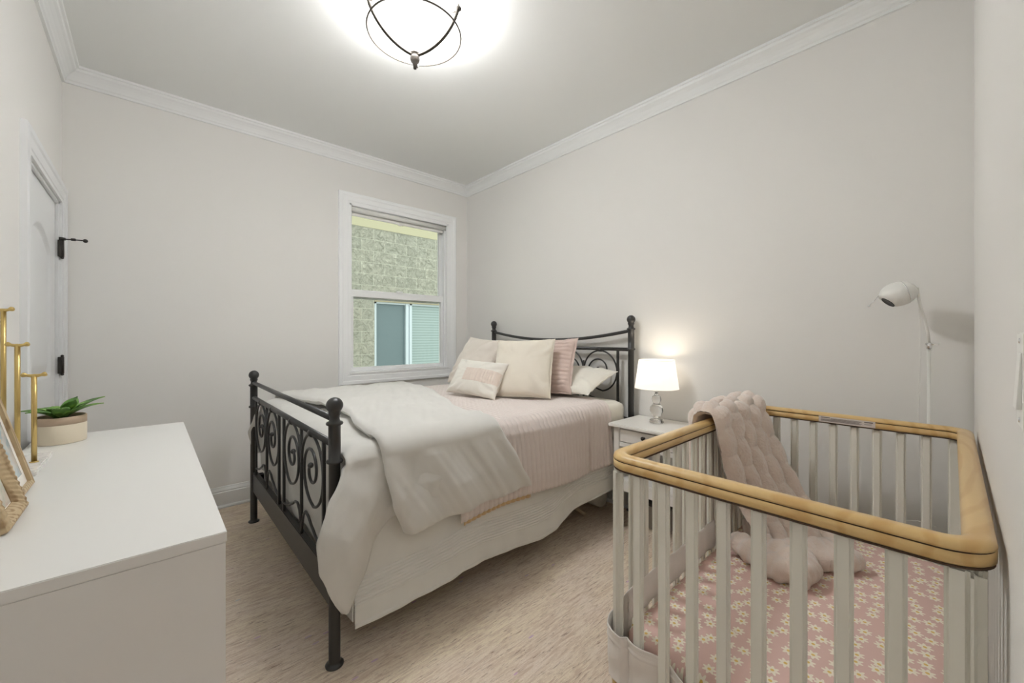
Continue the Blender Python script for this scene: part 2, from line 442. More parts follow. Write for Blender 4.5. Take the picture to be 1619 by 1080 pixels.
mb = MB(); mb.grid(door_panel, 110, 220); mb.box((sx0, yf - 0.032, 0.01), (sx1, yf - 0.018, DZ - 0.021))
mk('slab', mb, M['door'], door)
for i, z in enumerate((0.26, 1.02, 1.655)):
    mb = MB(); hx = DX0 + 0.016
    mb.cyl((hx, YD + 0.014, z - 0.045), (hx, YD + 0.014, z + 0.045), 0.0075, 14)
    mb.rbox((hx - 0.016, YD - 0.002, z - 0.045), (hx + 0.012, YD + 0.013, z + 0.045), 0.001)
    for dz in (-0.05, 0.05): mb.ball((hx, YD + 0.014, z + dz), 0.007, 8)
    hg = mk('hinge', mb, M['hinge'], door)
    if i == 2:
        mb = MB(); mb.cyl((hx, YD + 0.014, z + 0.047), (hx, YD + 0.014, z + 0.060), 0.013, 14)
        mb.tube([(hx, YD + 0.014, z + 0.052), (hx + 0.03, YD + 0.055, z + 0.050), (hx + 0.055, YD + 0.10, z + 0.047)], 0.0035, 10)
        mb.ball((hx + 0.057, YD + 0.105, z + 0.046), 0.0105, 10); mb.cyl((hx + 0.03, YD + 0.05, z + 0.05), (hx + 0.034, YD + 0.066, z + 0.05), 0.007, 10)
        mk('door_stop', mb, M['hinge'], hg)

# doorway casing beside the camera
d2 = bpy.data.objects.new('trim_5', None); COL.objects.link(d2); d2.location = (XC, OY1, 0); tag(d2, kind='structure')
mb = MB(); casing(mb, OY0, OY1, 0.0, OZ, 0.085, lambda u, z, d: (XC - d, u, z), False, 0.006); mk('casing', mb, M['trim'], d2)

# ------------------------------------------------------------------ window
win = bpy.data.objects.new('window_1', None); COL.objects.link(win); win.location = (XA, (WY0 + WY1) / 2, WZ0); tag(win, 'white double-hung window with picture-frame casing', kind='structure')
mb = MB(); casing(mb, WY0, WY1, WZ0, WZ1, 0.087, lambda u, z, d: (XA + d, u, z), True, 0.024); mk('window_frame', mb, M['casing'], win)
mb = MB(); j = 0.016
mb.box((XA - 0.14, WY0, WZ0), (XA + 0.012, WY0 + j, WZ1)).box((XA - 0.14, WY1 - j, WZ0), (XA + 0.012, WY1, WZ1)).box((XA - 0.14, WY0, WZ1 - j), (XA + 0.012, WY1, WZ1)).box((XA - 0.14, WY0, WZ0), (XA + 0.02, WY1, WZ0 + j))
mb.box((XA - 0.035, WY0 + j, WZ0 + j), (XA - 0.02, WY0 + 0.03, WZ1 - j)).box((XA - 0.035, WY1 - 0.03, WZ0 + j), (XA - 0.02, WY1 - j, WZ1 - j))
mk('jamb', mb, M['casing'], win, bevel=0.002)
def sash(name, x, y0, y1, z0, z1, s, b, t_):
    e = mk(name, MB().box((x - 0.03, y0, z0), (x, y1, z0 + b)).box((x - 0.03, y0, z1 - t_), (x, y1, z1)).box((x - 0.03, y0, z0 + b), (x, y0 + s, z1 - t_)).box((x - 0.03, y1 - s, z0 + b), (x, y1, z1 - t_)), M['casing'], win, bevel=0.003)
    mk('glass', MB().box((x - 0.018, y0 + s - 0.004, z0 + b - 0.004), (x - 0.014, y1 - s + 0.004, z1 - t_ + 0.004)), M['pane'], e)
    return e
sash('upper_sash', XA - 0.085, WY0 + 0.017, WY1 - 0.017, 1.50, WZ1 - 0.017, 0.034, 0.045, 0.05)
lo = sash('lower_sash', XA - 0.045, WY0 + 0.017, WY1 - 0.017, WZ0 + 0.017, 1.575, 0.036, 0.034, 0.062)
mk('sash_lock', MB().rbox((XA - 0.045, 1.67, 1.575), (XA - 0.02, 1.73, 1.585), 0.003), M['casing'], lo)
sh = thing('roller_shade', (XA - 0.0, 1.71, 2.25), 'white roller shade, rolled up tight at the head of the window', 'blind')
mb = MB(); mb.cyl((XA - 0.024, WY0 + 0.022, 2.247), (XA - 0.024, WY1 - 0.022, 2.247), 0.021, 24); mk('rolled_fabric', mb, M['plastic'], sh)
mk('hem_bar', MB().rbox((XA - 0.047, WY0 + 0.03, 2.200), (XA - 0.040, WY1 - 0.03, 2.226), 0.003).rbox((XA - 0.050, 1.69, 2.19), (XA - 0.036, 1.73, 2.204), 0.003), M['plastic'], sh)
mk('bracket', MB().rbox((XA - 0.048, WY0 + 0.0165, 2.222), (XA, WY0 + 0.021, 2.268), 0.002), M['chrome'], sh)
mk('bracket', MB().rbox((XA - 0.048, WY1 - 0.021, 2.222), (XA, WY1 - 0.0165, 2.268), 0.002), M['chrome'], sh)

# ------------------------------------------------------------------ outside: neighbouring house
GX = -6.8
struct('ground', MB().box((GX - 1, -4, -1.3), (XA - tk - 0.01, 9, -1.2)), paint('gravel', srgb(170, 165, 150), 0.95, 0.5))
nb = thing('neighbor_house', (GX, 3.5, -1.2), 'pale split-face block house wall seen through the window', 'building')
wy0, wy1, wz0, wz1 = 2.92, 4.50, 0.10, 1.80
mb = MB().box((GX - 0.2, -4, -1.2), (GX, wy0, 3.056)).box((GX - 0.2, wy1, -1.2), (GX, 9, 3.056)).box((GX - 0.2, wy0, -1.2), (GX, wy1, wz0)).box((GX - 0.2, wy0, wz1), (GX, wy1, 3.056)).box((GX - 0.2, -4, 3.256), (GX, 9, 4.6))
o = mk('wall', mb, M['block'], None, (0, 0, -4.0)); o.parent = nb; o.location = (-GX, -3.5, -4.0 + 1.2)
mk('stone_band', MB().box((GX - 0.2, -4, 3.056), (GX + 0.01, 9, 3.256)), M['smoothblock'], nb)
fw = mk('window', MB().box((GX - 0.10, wy0, wz0), (GX - 0.03, wy0 + 0.05, wz1)).box((GX - 0.10, wy1 - 0.05, wz0), (GX - 0.03, wy1, wz1)).box((GX - 0.10, wy0, wz1 - 0.05), (GX - 0.03, wy1, wz1)).box((GX - 0.10, wy0, wz0), (GX - 0.03, wy1, wz0 + 0.06)).box((GX - 0.10, 3.53, wz0), (GX - 0.02, 3.585, wz1)).box((GX - 0.10, 3.61, wz0), (GX - 0.03, 3.66, wz1)), mat('vinyl', srgb(188, 198, 204), 0.4), nb, bevel=0.004)
mk('lintel', MB().box((GX - 0.03, wy0 - 0.0, wz1 - 0.02), (GX + 0.012, wy1, wz1 + 0.03)), paint('lintel', srgb(150, 142, 118), 0.8, 0.1), nb)
gm = mat('tinted_pane', srgb(120, 140, 142), 0.12); gm2 = mat('screened_pane', srgb(96, 112, 116), 0.45)
mk('pane', MB().box((GX - 0.085, wy0 + 0.05, wz0 + 0.06), (GX - 0.075, 3.53, wz1 - 0.05)), gm2, fw)
bl = mat('blind_slats', srgb(150, 178, 176), 0.35); t = NT(bl); sp = t.new('ShaderNodeSeparateXYZ'); tc = t.new('ShaderNodeTexCoord'); t.lk(tc.outputs['Object'], sp.inputs[0])
sn = t.math('SINE', t.math('MULTIPLY', sp.outputs[2], 2 * PI / 0.05)); t.col(t.mix(t.math('MULTIPLY', t.math('ADD', sn, 1), 0.5), srgb(130, 146, 144), srgb(152, 167, 165)))
mk('blind', MB().box((GX - 0.085, 3.66, wz0 + 0.06), (GX - 0.075, wy1 - 0.05, wz1 - 0.05)), bl, fw)

# ------------------------------------------------------------------ rug
rg = mk('area_rug', MB().rbox((XA + 0.055, YD + 0.10, 0.0), (XC - 0.05, YB - 0.05, 0.012), 0.004), M['rug'], None, (-1.6, 1.1, 0.0))
tag(rg, 'large beige flat-woven rug with streaky heathered threads under the bed', 'rug')

# ------------------------------------------------------------------ ceiling light
CX, CY = -1.662, 0.905
cl = thing('ceiling_light', (CX, CY, HC), 'bronze semi-flush ceiling light with lit glass bowl inside a thin ring', 'ceiling light')
bowl_m = mat('lit_frosted_glass', (0.95, 0.93, 0.88), 0.4); b_ = NT(bowl_m).b; b_.inputs['Emission Color'].default_value = (0.965, 0.98, 1.0, 1); b_.inputs['Emission Strength'].default_value = 11.0
ZR = 2.565
prof = []
for i in range(17):
    a = PI / 2 * i / 16; prof.append((max(0.001, 0.188 * math.sin(a)), ZR + 0.045 - 0.135 * math.cos(a)))
inner = [(max(0.001, r - 0.004), z + 0.004) for r, z in prof][::-1]
bi_m = mat('glass_bowl_inside', (0.9, 0.88, 0.84), 0.4); b_ = NT(bi_m).b; b_.inputs['Emission Color'].default_value = (0.965, 0.98, 1.0, 1); b_.inputs['Emission Strength'].default_value = 0.8
gb = mk('glass_bowl', MB().lathe(prof + inner, (CX, CY, 0), 48), [bowl_m, bi_m], cl)
for p in gb.data.polygons:
    c = p.center + Vector((0, 0, HC)) - Vector((0, 0, ZR + 0.045)); r_ = math.hypot(c.x / 0.188, c.y / 0.188); 
    if math.sqrt(r_ ** 2 + (c.z / 0.135) ** 2) < 0.985: p.material_index = 1
mb = MB(); mb.tube([(CX + 0.209 * math.cos(2 * PI * i / 72), CY + 0.209 * math.sin(2 * PI * i / 72), ZR) for i in range(72)], 0.0042, 8, closed=True); mk('ring', mb, M['bronze'], cl)
for ang in (math.radians(28), math.radians(28 + 120), math.radians(28 + 240)):
    ca, sa = math.cos(ang), math.sin(ang); pts = []
    for i in range(25):
        q = i / 24; a = q * 1.28
        r = 0.012 + 0.212 * math.sin(a) / math.sin(1.28); z = ZR - 0.098 + (1 - math.cos(a)) * 0.225
        pts.append((r, z))
    vs = []; fs = []
    hw = 0.0075
    for k, (r, z) in enumerate(pts):
        for (dr, dn) in ((-0.003, -hw), (0.003, -hw), (0.003, hw), (-0.003, hw)):
            vs.append((CX + (r + dr) * ca - dn * sa, CY + (r + dr) * sa + dn * ca, z - dr * 0.8))
        if k:
            a0 = 4 * (k - 1); b0 = 4 * k
            for e in range(4): fs.append((a0 + e, a0 + (e + 1) % 4, b0 + (e + 1) % 4, b0 + e))
    arm = mk('arm', MB().add(vs, fs), M['bronze'], cl, bevel=0.001)
    r, z = pts[-1]
    mb = MB(); mb.cyl((CX + (r - 0.055) * ca, CY + (r - 0.055) * sa, z - 0.014), (CX + (r + 0.004) * ca, CY + (r + 0.004) * sa, z - 0.014), 0.0035, 10)
    mb.ball((CX + r * ca, CY + r * sa, z), 0.010, 10); mb.cyl((CX + r * ca, CY + r * sa, z), (CX + r * ca, CY + r * sa, z + 0.016), 0.004, 10)
    mb.lathe([(0.001, -0.004), (0.013, -0.003), (0.013, 0.003), (0.001, 0.004)], (CX + r * ca, CY + r * sa, z - 0.005), 16)
    mk('arm_finial', mb, M['bronze'], arm)
mb = MB(); mb.lathe([(0.001, ZR - 0.158), (0.007, ZR - 0.157), (0.008, ZR - 0.140), (0.0105, ZR - 0.138), (0.010, ZR - 0.134), (0.018, ZR - 0.126), (0.023, ZR - 0.112), (0.023, ZR - 0.104), (0.018, ZR - 0.101), (0.018, ZR - 0.095), (0.024, ZR - 0.092), (0.024, ZR - 0.086), (0.012, ZR - 0.082), (0.006, ZR - 0.08), (0.006, HC - 0.03)], (CX, CY, 0), 28)
mk('center_hub', mb, M['bronze'], cl)
mk('canopy', MB().lathe([(0.001, HC - 0.03), (0.05, HC - 0.028), (0.062, HC - 0.018), (0.065, HC - 0.001), (0.001, HC)], (CX, CY, 0), 32), M['bronze'], cl)
lamp('ceiling_bulb', 'POINT', (CX, CY + 0.02, ZR + 0.035), 3.3, (0.965, 0.98, 1.0), shadow_soft_size=0.06)

# ------------------------------------------------------------------ bed frame
FX0, FX1, FY = -2.952, -1.474, 0.487
HX0, HX1, HY = -2.880, -1.444, 2.385
bed = thing('metal_bed_frame', ((FX0 + FX1) / 2, 1.45, 0), 'black metal bed frame with scrollwork headboard and footboard and ball finials', 'bed')
def post(x, y, h, near):
    pr = [(0.001, 0.0125), (0.030, 0.0130), (0.031, 0.017), (0.026, 0.021), (0.0205, 0.025), (0.0195, 0.028), (0.0195, h - 0.235), (0.026, h - 0.232), (0.029, h - 0.227), (0.026, h - 0.222), (0.0205, h - 0.219), (0.0205, h - 0.100), (0.027, h - 0.097), (0.029, h - 0.092), (0.026, h - 0.087), (0.019, h - 0.084), (0.0165, h - 0.075), (0.0175, h - 0.066), (0.021, h - 0.060)]
    for i in range(4, 17):
        a = PI * i / 16; pr.append((max(0.0005, 0.0285 * math.sin(a)), h - 0.0285 - 0.0285 * math.cos(a)))
    return mk('post', MB().lathe(pr, (x, y, 0), 28), M['black'], bed)
for x in (FX0, FX1): post(x, FY, 0.962, 0)
for x in (HX0, HX1): post(x, HY, 1.318, 0)
def bar(name, pts, r, n=12): return mk(name, MB().tube(pts, r, n), M['black'], bed)
bar('top_rail', [(FX0, FY, 0.884), (FX1, FY, 0.884)], 0.0115)
bar('panel_rail', [(FX0, FY, 0.792), (FX1, FY, 0.792)], 0.0125)
mk('foot_rail', MB().rbox((FX0 + 0.01, FY - 0.008, 0.205), (FX1 - 0.01, FY + 0.018, 0.328), 0.003), M['black'], bed)
mb = MB()
for k in range(31):
    u = k / 30; 
pts = [(lerp(HX0, HX1, k / 40), HY, 1.216 - 0.068 * (1 - (2 * k / 40 - 1) ** 2)) for k in range(41)]
bar('arched_rail', pts, 0.0115)
bar('panel_rail', [(HX0, HY, 1.088), (HX1, HY, 1.088)], 0.012)
bar('panel_rail', [(HX0, HY, 0.62), (HX1, HY, 0.62)], 0.012)
def scroll(xm, xo, y, ztop, zbot_hump=None):
    """one scroll: springs from the middle bar xm, loops over towards the outer bar xo, spirals in to a ball"""
    sgn = 1 if xo > xm else -1; wd = abs(xo - xm); cx = (xm + xo) / 2; rx0 = wd / 2 - 0.004; cz = ztop - 0.152; rz0 = 0.146
    pts = []; N = 150
    for i in range(N + 1):
        q = i / N; a = PI - q * (4.35 * PI)          # from the mid-bar side over the top
        tot = q * 4.35
        if tot < 1.45: f = 1.0 - 0.02 * tot
        else: f = lerp(0.97, 0.13, min(1, ((tot - 1.45) / 2.9)) ** 0.72)
        ox = 0.0
        pts.append((cx + sgn * (rx0 * f * math.cos(a)) - sgn * 0.010 * (1 - f), y, cz + rz0 * f * math.sin(a)))
    mb = MB(); mb.tube(pts, 0.0058, 8); mb.ball(pts[-1], 0.0115, 10)
    mb.cyl((cx - 0.012, y, ztop), (cx + 0.012, y, ztop), 0.016, 14)
    mk('scroll', mb, M['black'], bed)
def hump(xm, xo, y, z0, h):
    sgn = 1 if xo > xm else -1; wd = abs(xo - xm); pts = []
    tab = [(0, 0), (0.04, 0.45), (0.10, 0.8), (0.2, 1.0), (0.32, 0.96), (0.5, 0.72), (0.7, 0.5), (0.86, 0.40), (1.0, 0.36)]
    for i in range(31):
        u = i / 30; pts.append((xm + sgn * wd * u, y, z0 + h * interp(u, tab)))
    mk('scroll', MB().tube(pts, 0.0056, 8), M['black'], bed)
fb = [(-2.575, -2.875, 1), (-2.575, -2.293, 1), (-1.890, -2.193, 1), (-1.890, -1.592, 1)]
for xm in (-2.575, -1.890): bar('bar', [(xm, FY, 0.32), (xm, FY, 0.792)], 0.0072)
for xo in (-2.875, -2.293, -2.193, -1.592): mk('bar', MB().rbox((xo - 0.008, FY - 0.006, 0.32), (xo + 0.008, FY + 0.006, 0.79), 0.002), M['black'], bed)
for xm, xo, _ in fb: scroll(xm, xo, FY, 0.787); hump(xm, xo, FY, 0.325, 0.115)
hb = [(-2.485, -2.780), (-2.485, -2.212), (-1.838, -2.112), (-1.838, -1.546)]
for xm in (-2.485, -1.838): bar('bar', [(xm, HY, 0.62), (xm, HY, 1.0)], 0.0072)
for xo in (-2.780, -2.212, -2.112, -1.546): mk('bar', MB().rbox((xo - 0.009, HY - 0.006, 0.40), (xo + 0.009, HY + 0.006, 1.085), 0.002), M['black'], bed)
for xm, xo in hb: scroll(xm, xo, HY, 1.082); hump(xm, xo, HY, 0.625, 0.115)
for x0, x1 in ((FX0 + 0.01, HX0 + 0.01), (FX1 - 0.01, HX1 - 0.01)):
    mb = MB().add([(x0 - 0.012, FY, 0.225), (x0 + 0.012, FY, 0.225), (x0 + 0.012, FY, 0.305), (x0 - 0.012, FY, 0.305), (x1 - 0.012, HY, 0.225), (x1 + 0.012, HY, 0.225), (x1 + 0.012, HY, 0.305), (x1 - 0.012, HY, 0.305)], [(0, 1, 2, 3), (7, 6, 5, 4), (0, 4, 5, 1), (1, 5, 6, 2), (2, 6, 7, 3), (3, 7, 4, 0)])
    mk('side_rail', mb, M['black'], bed, bevel=0.002)
for x in (FX0, FX1): mk('corner_bracket', MB().rbox((x - 0.012, FY + 0.012, 0.225), (x + 0.012, FY + 0.055, 0.31), 0.006), M['black'], bed)
# box spring + mattress
bs = tag(mk('box_spring', MB().rbox((-2.895, 0.545, 0.31), (-1.500, 2.345, 0.494), 0.03, 3), M['skirt'], None, (-2.2, 1.45, 0.31)), 'white box spring lying on the black metal bed frame under the mattress', 'box spring')
def soft_box(a, b, r, n=14, puff=0.01):
    bm = bmesh.new(); bmesh.ops.create_cube(bm, size=1); bmesh.ops.subdivide_edges(bm, edges=bm.edges[:], cuts=n, use_grid_fill=True)
    c = [(a[i] + b[i]) / 2 for i in range(3)]; h = [abs(b[i] - a[i]) / 2 for i in range(3)]
    for v in bm.verts:
        p = [max(-1, min(1, v.co[i] * 2)) * h[i] for i in range(3)]
        q = [max(-(h[i] - r), min(h[i] - r, p[i])) for i in range(3)]
        d = Vector(p) - Vector(q)
        if d.length > 1e-9:
            d = d.normalized() * r
        e = Vector(q) + d
        v.co = Vector(c) + e + Vector((0, 0, puff * nz(e.x * 4, e.y * 4, e.z * 9)))
    return bm
mb = MB(); mb.frombm(soft_box((-2.90, 0.55, 0.505), (-1.452, 2.350, 0.752), 0.055, 26, 0.008))
mt = tag(mk('mattress', mb, M['sheet'], None, (-2.18, 1.45, 0.505)), 'thick mattress with cream fitted sheet, its corner bare beside the nightstand', 'mattress')

# cross-section path: far hem -> over the top -> near hem. returns (x, z) for arc position s in metres from the near top edge (negative = on top)
XT0, XT1 = -2.905, -1.447
def cross(s_top, drop_far, drop_near, u, zt, r=0.06, off=0.0):
    """u in 0..1 along the whole section"""
    W_ = (XT1 - XT0) + 2 * off
    Lf, Ln = drop_far, drop_near; arc = r * PI / 2; flat = W_ - 2 * r
    L = Lf - r + arc + flat + arc + Ln - r; s = u * L
    x0, x1 = XT0 - off, XT1 + off
    if s < Lf - r: return x0, zt - Lf + s, -1, Lf - s
    s -= Lf - r
    if s < arc: a = s / r; return x0 + r - r * math.cos(a), zt - r + r * math.sin(a), -0.5, 0
    s -= arc
    if s < flat: return x0 + r + s, zt, 0, 0
    s -= flat
    if s < arc: a = s / r; return x1 - r + r * math.sin(a), zt - r + r * math.cos(a), 0.5, 0
    s -= arc
    return x1, zt - r - s, 1, s + r

# bed skirt
hem = [(0.50, 0.122), (0.62, 0.128), (0.80, 0.140), (0.93, 0.150), (1.0, 0.162), (1.12, 0.160), (1.25, 0.148), (1.47, 0.142), (1.6, 0.150), (1.73, 0.185), (1.85, 0.205), (2.0, 0.212), (2.35, 0.240)]
def skirt_side(x, sgn):
    def f(u, v):
        y = lerp(0.548, 2.34, u); zh = interp(y, hem) + (0.01 if sgn < 0 else 0); z = lerp(0.515, zh, v)
        k = v ** 1.3
        wx = 0.016 * nz(y * 3.1, 3, 0) + 0.010 * math.sin(y * 9 + 1.5 * nz(y * 2, 0, 0)) + 0.006 * nz(y * 12, 0, v)
        pl = 0.0022 * math.sin((z - zh) / 0.0125 * 2 * PI) if 0.078 < z - zh < 0.178 else 0
        wr = 0.004 * nz(y * 8 + z * 6, z * 14, 2)
        hemb = 0.004 if v > 0.965 else 0
        return (x + sgn * (0.004 + 0.026 * k + wx * k + pl + wr + hemb), y, z)
    return f
def skirt_foot(u, v):
    x = lerp(-2.93, -1.45, u); zh = 0.165 + 0.02 * math.sin(x * 5) ; z = lerp(0.515, zh, v)
    return (x, 0.546 - 0.012 * v - 0.008 * v * math.sin(x * 14), z)
mb = MB(); mb.grid(skirt_side(-1.457, 1), 260, 190); mb.grid(skirt_side(-2.93, -1), 120, 40); mb.grid(skirt_foot, 120, 40)
sk = tag(mk('bed_skirt', mb, M['skirt'], None, (-2.18, 1.45, 0.5), solid=0.003), 'white cotton bed skirt with rows of pintucks hanging under the mattress', 'bed skirt')

# quilt
def quilt(u, v, extra=0.0, lower=0.0):
    tab_y1 = [(0, 2.21), (0.55, 2.20), (0.70, 2.17), (0.8, 2.13), (1, 2.118)]
    y1 = interp(u, tab_y1); y = lerp(0.98, y1, v)
    x, z, side, s = cross(0, 0.33, 0.385 - 0.005 + lower, u, 0.768, 0.065, 0.008)
    rib = abs(math.sin(PI * y / 0.030)) ** 0.6 * 0.0075
    st = 0.0016 * math.sin(2 * PI * (u * 2.1) / 0.021)
    d = rib + st * 0.7
    if side == 0: return (x, y, z + d + 0.006 * nz(x * 4, y * 4))
    if side == 1:
        fl = min(1, s / 0.3); wv = 0.014 * math.sin(y * 8.5 + 0.6) * fl + 0.012 * nz(y * 5, s * 2) * fl
        fold = -0.014 * math.exp(-((y - 1.90 - 0.06 * s) / 0.014) ** 2) * min(1, s / 0.1)
        return (x + 0.006 + d + 0.022 * fl + wv + fold - extra, y, z + 0.010 * math.sin(y * 6) * fl)
    if side == 0.5: return (x + d * 0.7 + 0.003, y, z + d * 0.7)
    return (x - d, y, z)
mb = MB(); mb.grid(quilt, 150, 420)
q = tag(mk('quilt', mb, M['pinkq'], None, (-2.18, 1.6, 0.76), solid=0.006), 'dusty pink channel-quilted coverlet across the head half of the bed', 'quilt')
mb = MB(); mb.grid(lambda u, v: quilt(lerp(0.90, 1, u), lerp(0.02, 0.38, v), 0.012, 0.022), 30, 90)
mk('lining', mb, M['lining'], q, solid=0.003); 
q.children[0]['label'] = 'tan lining showing along the hem'

# duvet: lower layer and thick folded-back upper layer
def wr(a, b, k=1.0):
    return k * (0.010 * nz(a * 3, b * 3, 1) + 0.006 * nz(a * 7, b * 6, 5) + 0.0025 * nz(a * 16, b * 15, 3))
def low_layer(u, v):
    x, z, side, s = cross(0, 0.50, 0.53, u, 0.783, 0.07, 0.02)
    y = lerp(0.512, 1.02, v)
    if side == 1:
        z_ = z
        # foot-side outline of the hanging corner, swinging past the post
        y0 = interp(0.783 - z_, [(0.0, 0.512), (0.07, 0.502), (0.20, 0.436), (0.31, 0.402), (0.42, 0.410), (0.48, 0.436), (0.53, 0.480)])
        y = lerp(y0, 1.02, v)
        hemz = interp(y, [(0.42, 0.30), (0.47, 0.245), (0.50, 0.235), (0.56, 0.31), (0.62, 0.44), (0.68, 0.50), (1.1, 0.50)])
        z_ = 0.713 - (0.713 - hemz) * ((s - 0.07) / 0.46)
        k = min(1, (s - 0.07) / 0.22)
        bul = 0.020 * math.sin(PI * min(1, max(0, s - 0.07) / 0.5)) + 0.018 * k
        ff = 0.022 * math.sin((y - 0.42) * 17 + s * 2.0) * k + wr(y * 2.2, s * 1.0, 1.4)
        edge = -0.006 if (v < 0.02) else 0
        return (x + bul + ff + edge, y, z_)
    if side == -1:
        z_ = z; y0 = interp(s, [(0, 0.512), (0.15, 0.48), (0.30, 0.455), (0.42, 0.47), (0.5, 0.50)])
        y = lerp(y0, 1.02, v); hz = interp(y, [(0.45, 0.46), (0.52, 0.44), (0.6, 0.55), (1.0, 0.55)])
        z_ = 0.713 - (0.713 - hz) * ((s - 0.07) / 0.43)
        k = min(1, (s - 0.07) / 0.22); return (x - 0.022 * k - 0.012 * math.sin(y * 18) * k, y, z_)
    tt = 0.0
    if side == 0.5: tt = math.asin(max(0, min(1, (x - (XT1 + 0.02 - 0.07)) / 0.07))) / (PI / 2)
    rd = 0.035 * math.exp(-((y - 0.512) / 0.03)) * (1 - tt)
    return (x, y, z - rd + wr(x, y, 1.0) + 0.004 * math.sin(x * 9 + 2 * y))
def low_foot(u, v):
    x = lerp(-2.93, -1.475, u); zt = 0.752; s = v * 0.42; z = zt - s + 0.012 * math.sin(x * 4) * v
    return (x, 0.520 - 0.006 * math.sin(PI * v) + 0.010 * nz(x * 5, z * 4) + 0.006 * math.sin(x * 22 + z * 3) * v, z)
yf_tab = [(0.0, 0.585), (0.18, 0.60), (0.3, 0.66), (0.45, 0.685), (0.60, 0.69), (0.70, 0.645), (0.78, 0.625), (0.88, 0.638), (0.94, 0.66), (1.0, 0.712)]
yh_tab = [(0.0, 1.50), (0.16, 1.48), (0.3, 1.42), (0.45, 1.36), (0.60, 1.25), (0.70, 1.16), (0.76, 1.145), (0.84, 1.205), (0.92, 1.29), (1.0, 1.375)]
hz_tab = [(0.70, 0.434), (0.74, 0.424), (0.85, 0.432), (0.98, 0.430), (1.06, 0.445), (1.2, 0.44), (1.38, 0.455)]
def up_layer(u, v, side_):
    # side_ +1 outer skin, -1 inner skin; puffy closed pocket
    yA, yB = interp(u, yf_tab), interp(u, yh_tab)
    e = min(1.0, (1 - abs(2 * v - 1)) / 0.09); e = math.sqrt(max(0, 1 - (1 - e) ** 2))
    eu = min(1.0, (1 - abs(2 * u - 1)) / 0.045); eu = math.sqrt(max(0, 1 - (1 - eu) ** 2))
    thick = 0.022 * e * eu
    y = lerp(yA, yB, v)
    x, z, side, s = cross(0, 0.30, 0.385, u, 0.806, 0.088, 0.040)
    a, b = x, y
    W1 = 0.012 * nz(a * 2.4, b * 2.0, 1) + 0.007 * nz(a * 6 + b * 2, b * 3, 9)
    dirn = (y - 0.9) * 1.0
    if side == 1:
        zt = interp(y, hz_tab); zz = 0.718 - (0.718 - zt) * ((s - 0.088) / 0.297); k = min(1, (s - 0.088) / 0.15)
        rd = 0.020 * nz((y - 0.55 * s) * 8, s * 0.8, 4) + 0.012 * nz((y - 0.6 * s) * 18 + 3, s * 1.2, 8.5) + 0.005 * nz((y - 0.65 * s) * 38, s * 2.5, 3.3) + 0.010 * math.exp(-((y - 1.03 - 0.45 * (s - 0.385)) / 0.05) ** 2) * k
        vtuck = -0.012 * math.exp(-((y - 0.70 - 0.25 * (0.385 - s)) / 0.03) ** 2)
        return (x + 0.022 * k + (rd + vtuck) * lerp(0.4, 1, k) + thick * side_ + W1 * 0.4, y, zz)
    if side == 0.5:
        rd = 0.016 * nz((y) * 9, 0, 4) * 0.4
        return (x + thick * side_ * 0.7 + rd, y, z + thick * side_ * 0.7 + W1 * 0.6)
    if side == 0:
        cr = 0.010 * (1 - ((x + 2.18) / 0.75) ** 2)
        w2 = 0.010 * nz(x * 3 + y * 8, y * 3 - x, 6) + 0.006 * nz(x * 7 + y * 14, y * 4 - x * 2, 2) + 0.0035 * nz(x * 15 + y * 30, y * 6 - x * 4, 4)
        return (x, y, z + cr + thick * side_ + W1 + w2)
    return (x - thick * side_ - 0.01, y, z)
mb = MB(); mb.grid(low_layer, 200, 70); mb.grid(low_foot, 140, 50)
dv = mk('duvet', mb, M['linen'], None, (-2.18, 0.95, 0.78), solid=0.014, solid_off=-1)
tag(dv, 'white linen duvet folded back over the foot of the bed, corner hanging past the post', 'duvet')
mb = MB(); mb.grid(lambda u, v: up_layer(u, v, 1), 260, 130); mb.grid(lambda u, v: up_layer(u, v, -1), 130, 50)
mk('folded_layer', mb, M['linen'], dv)

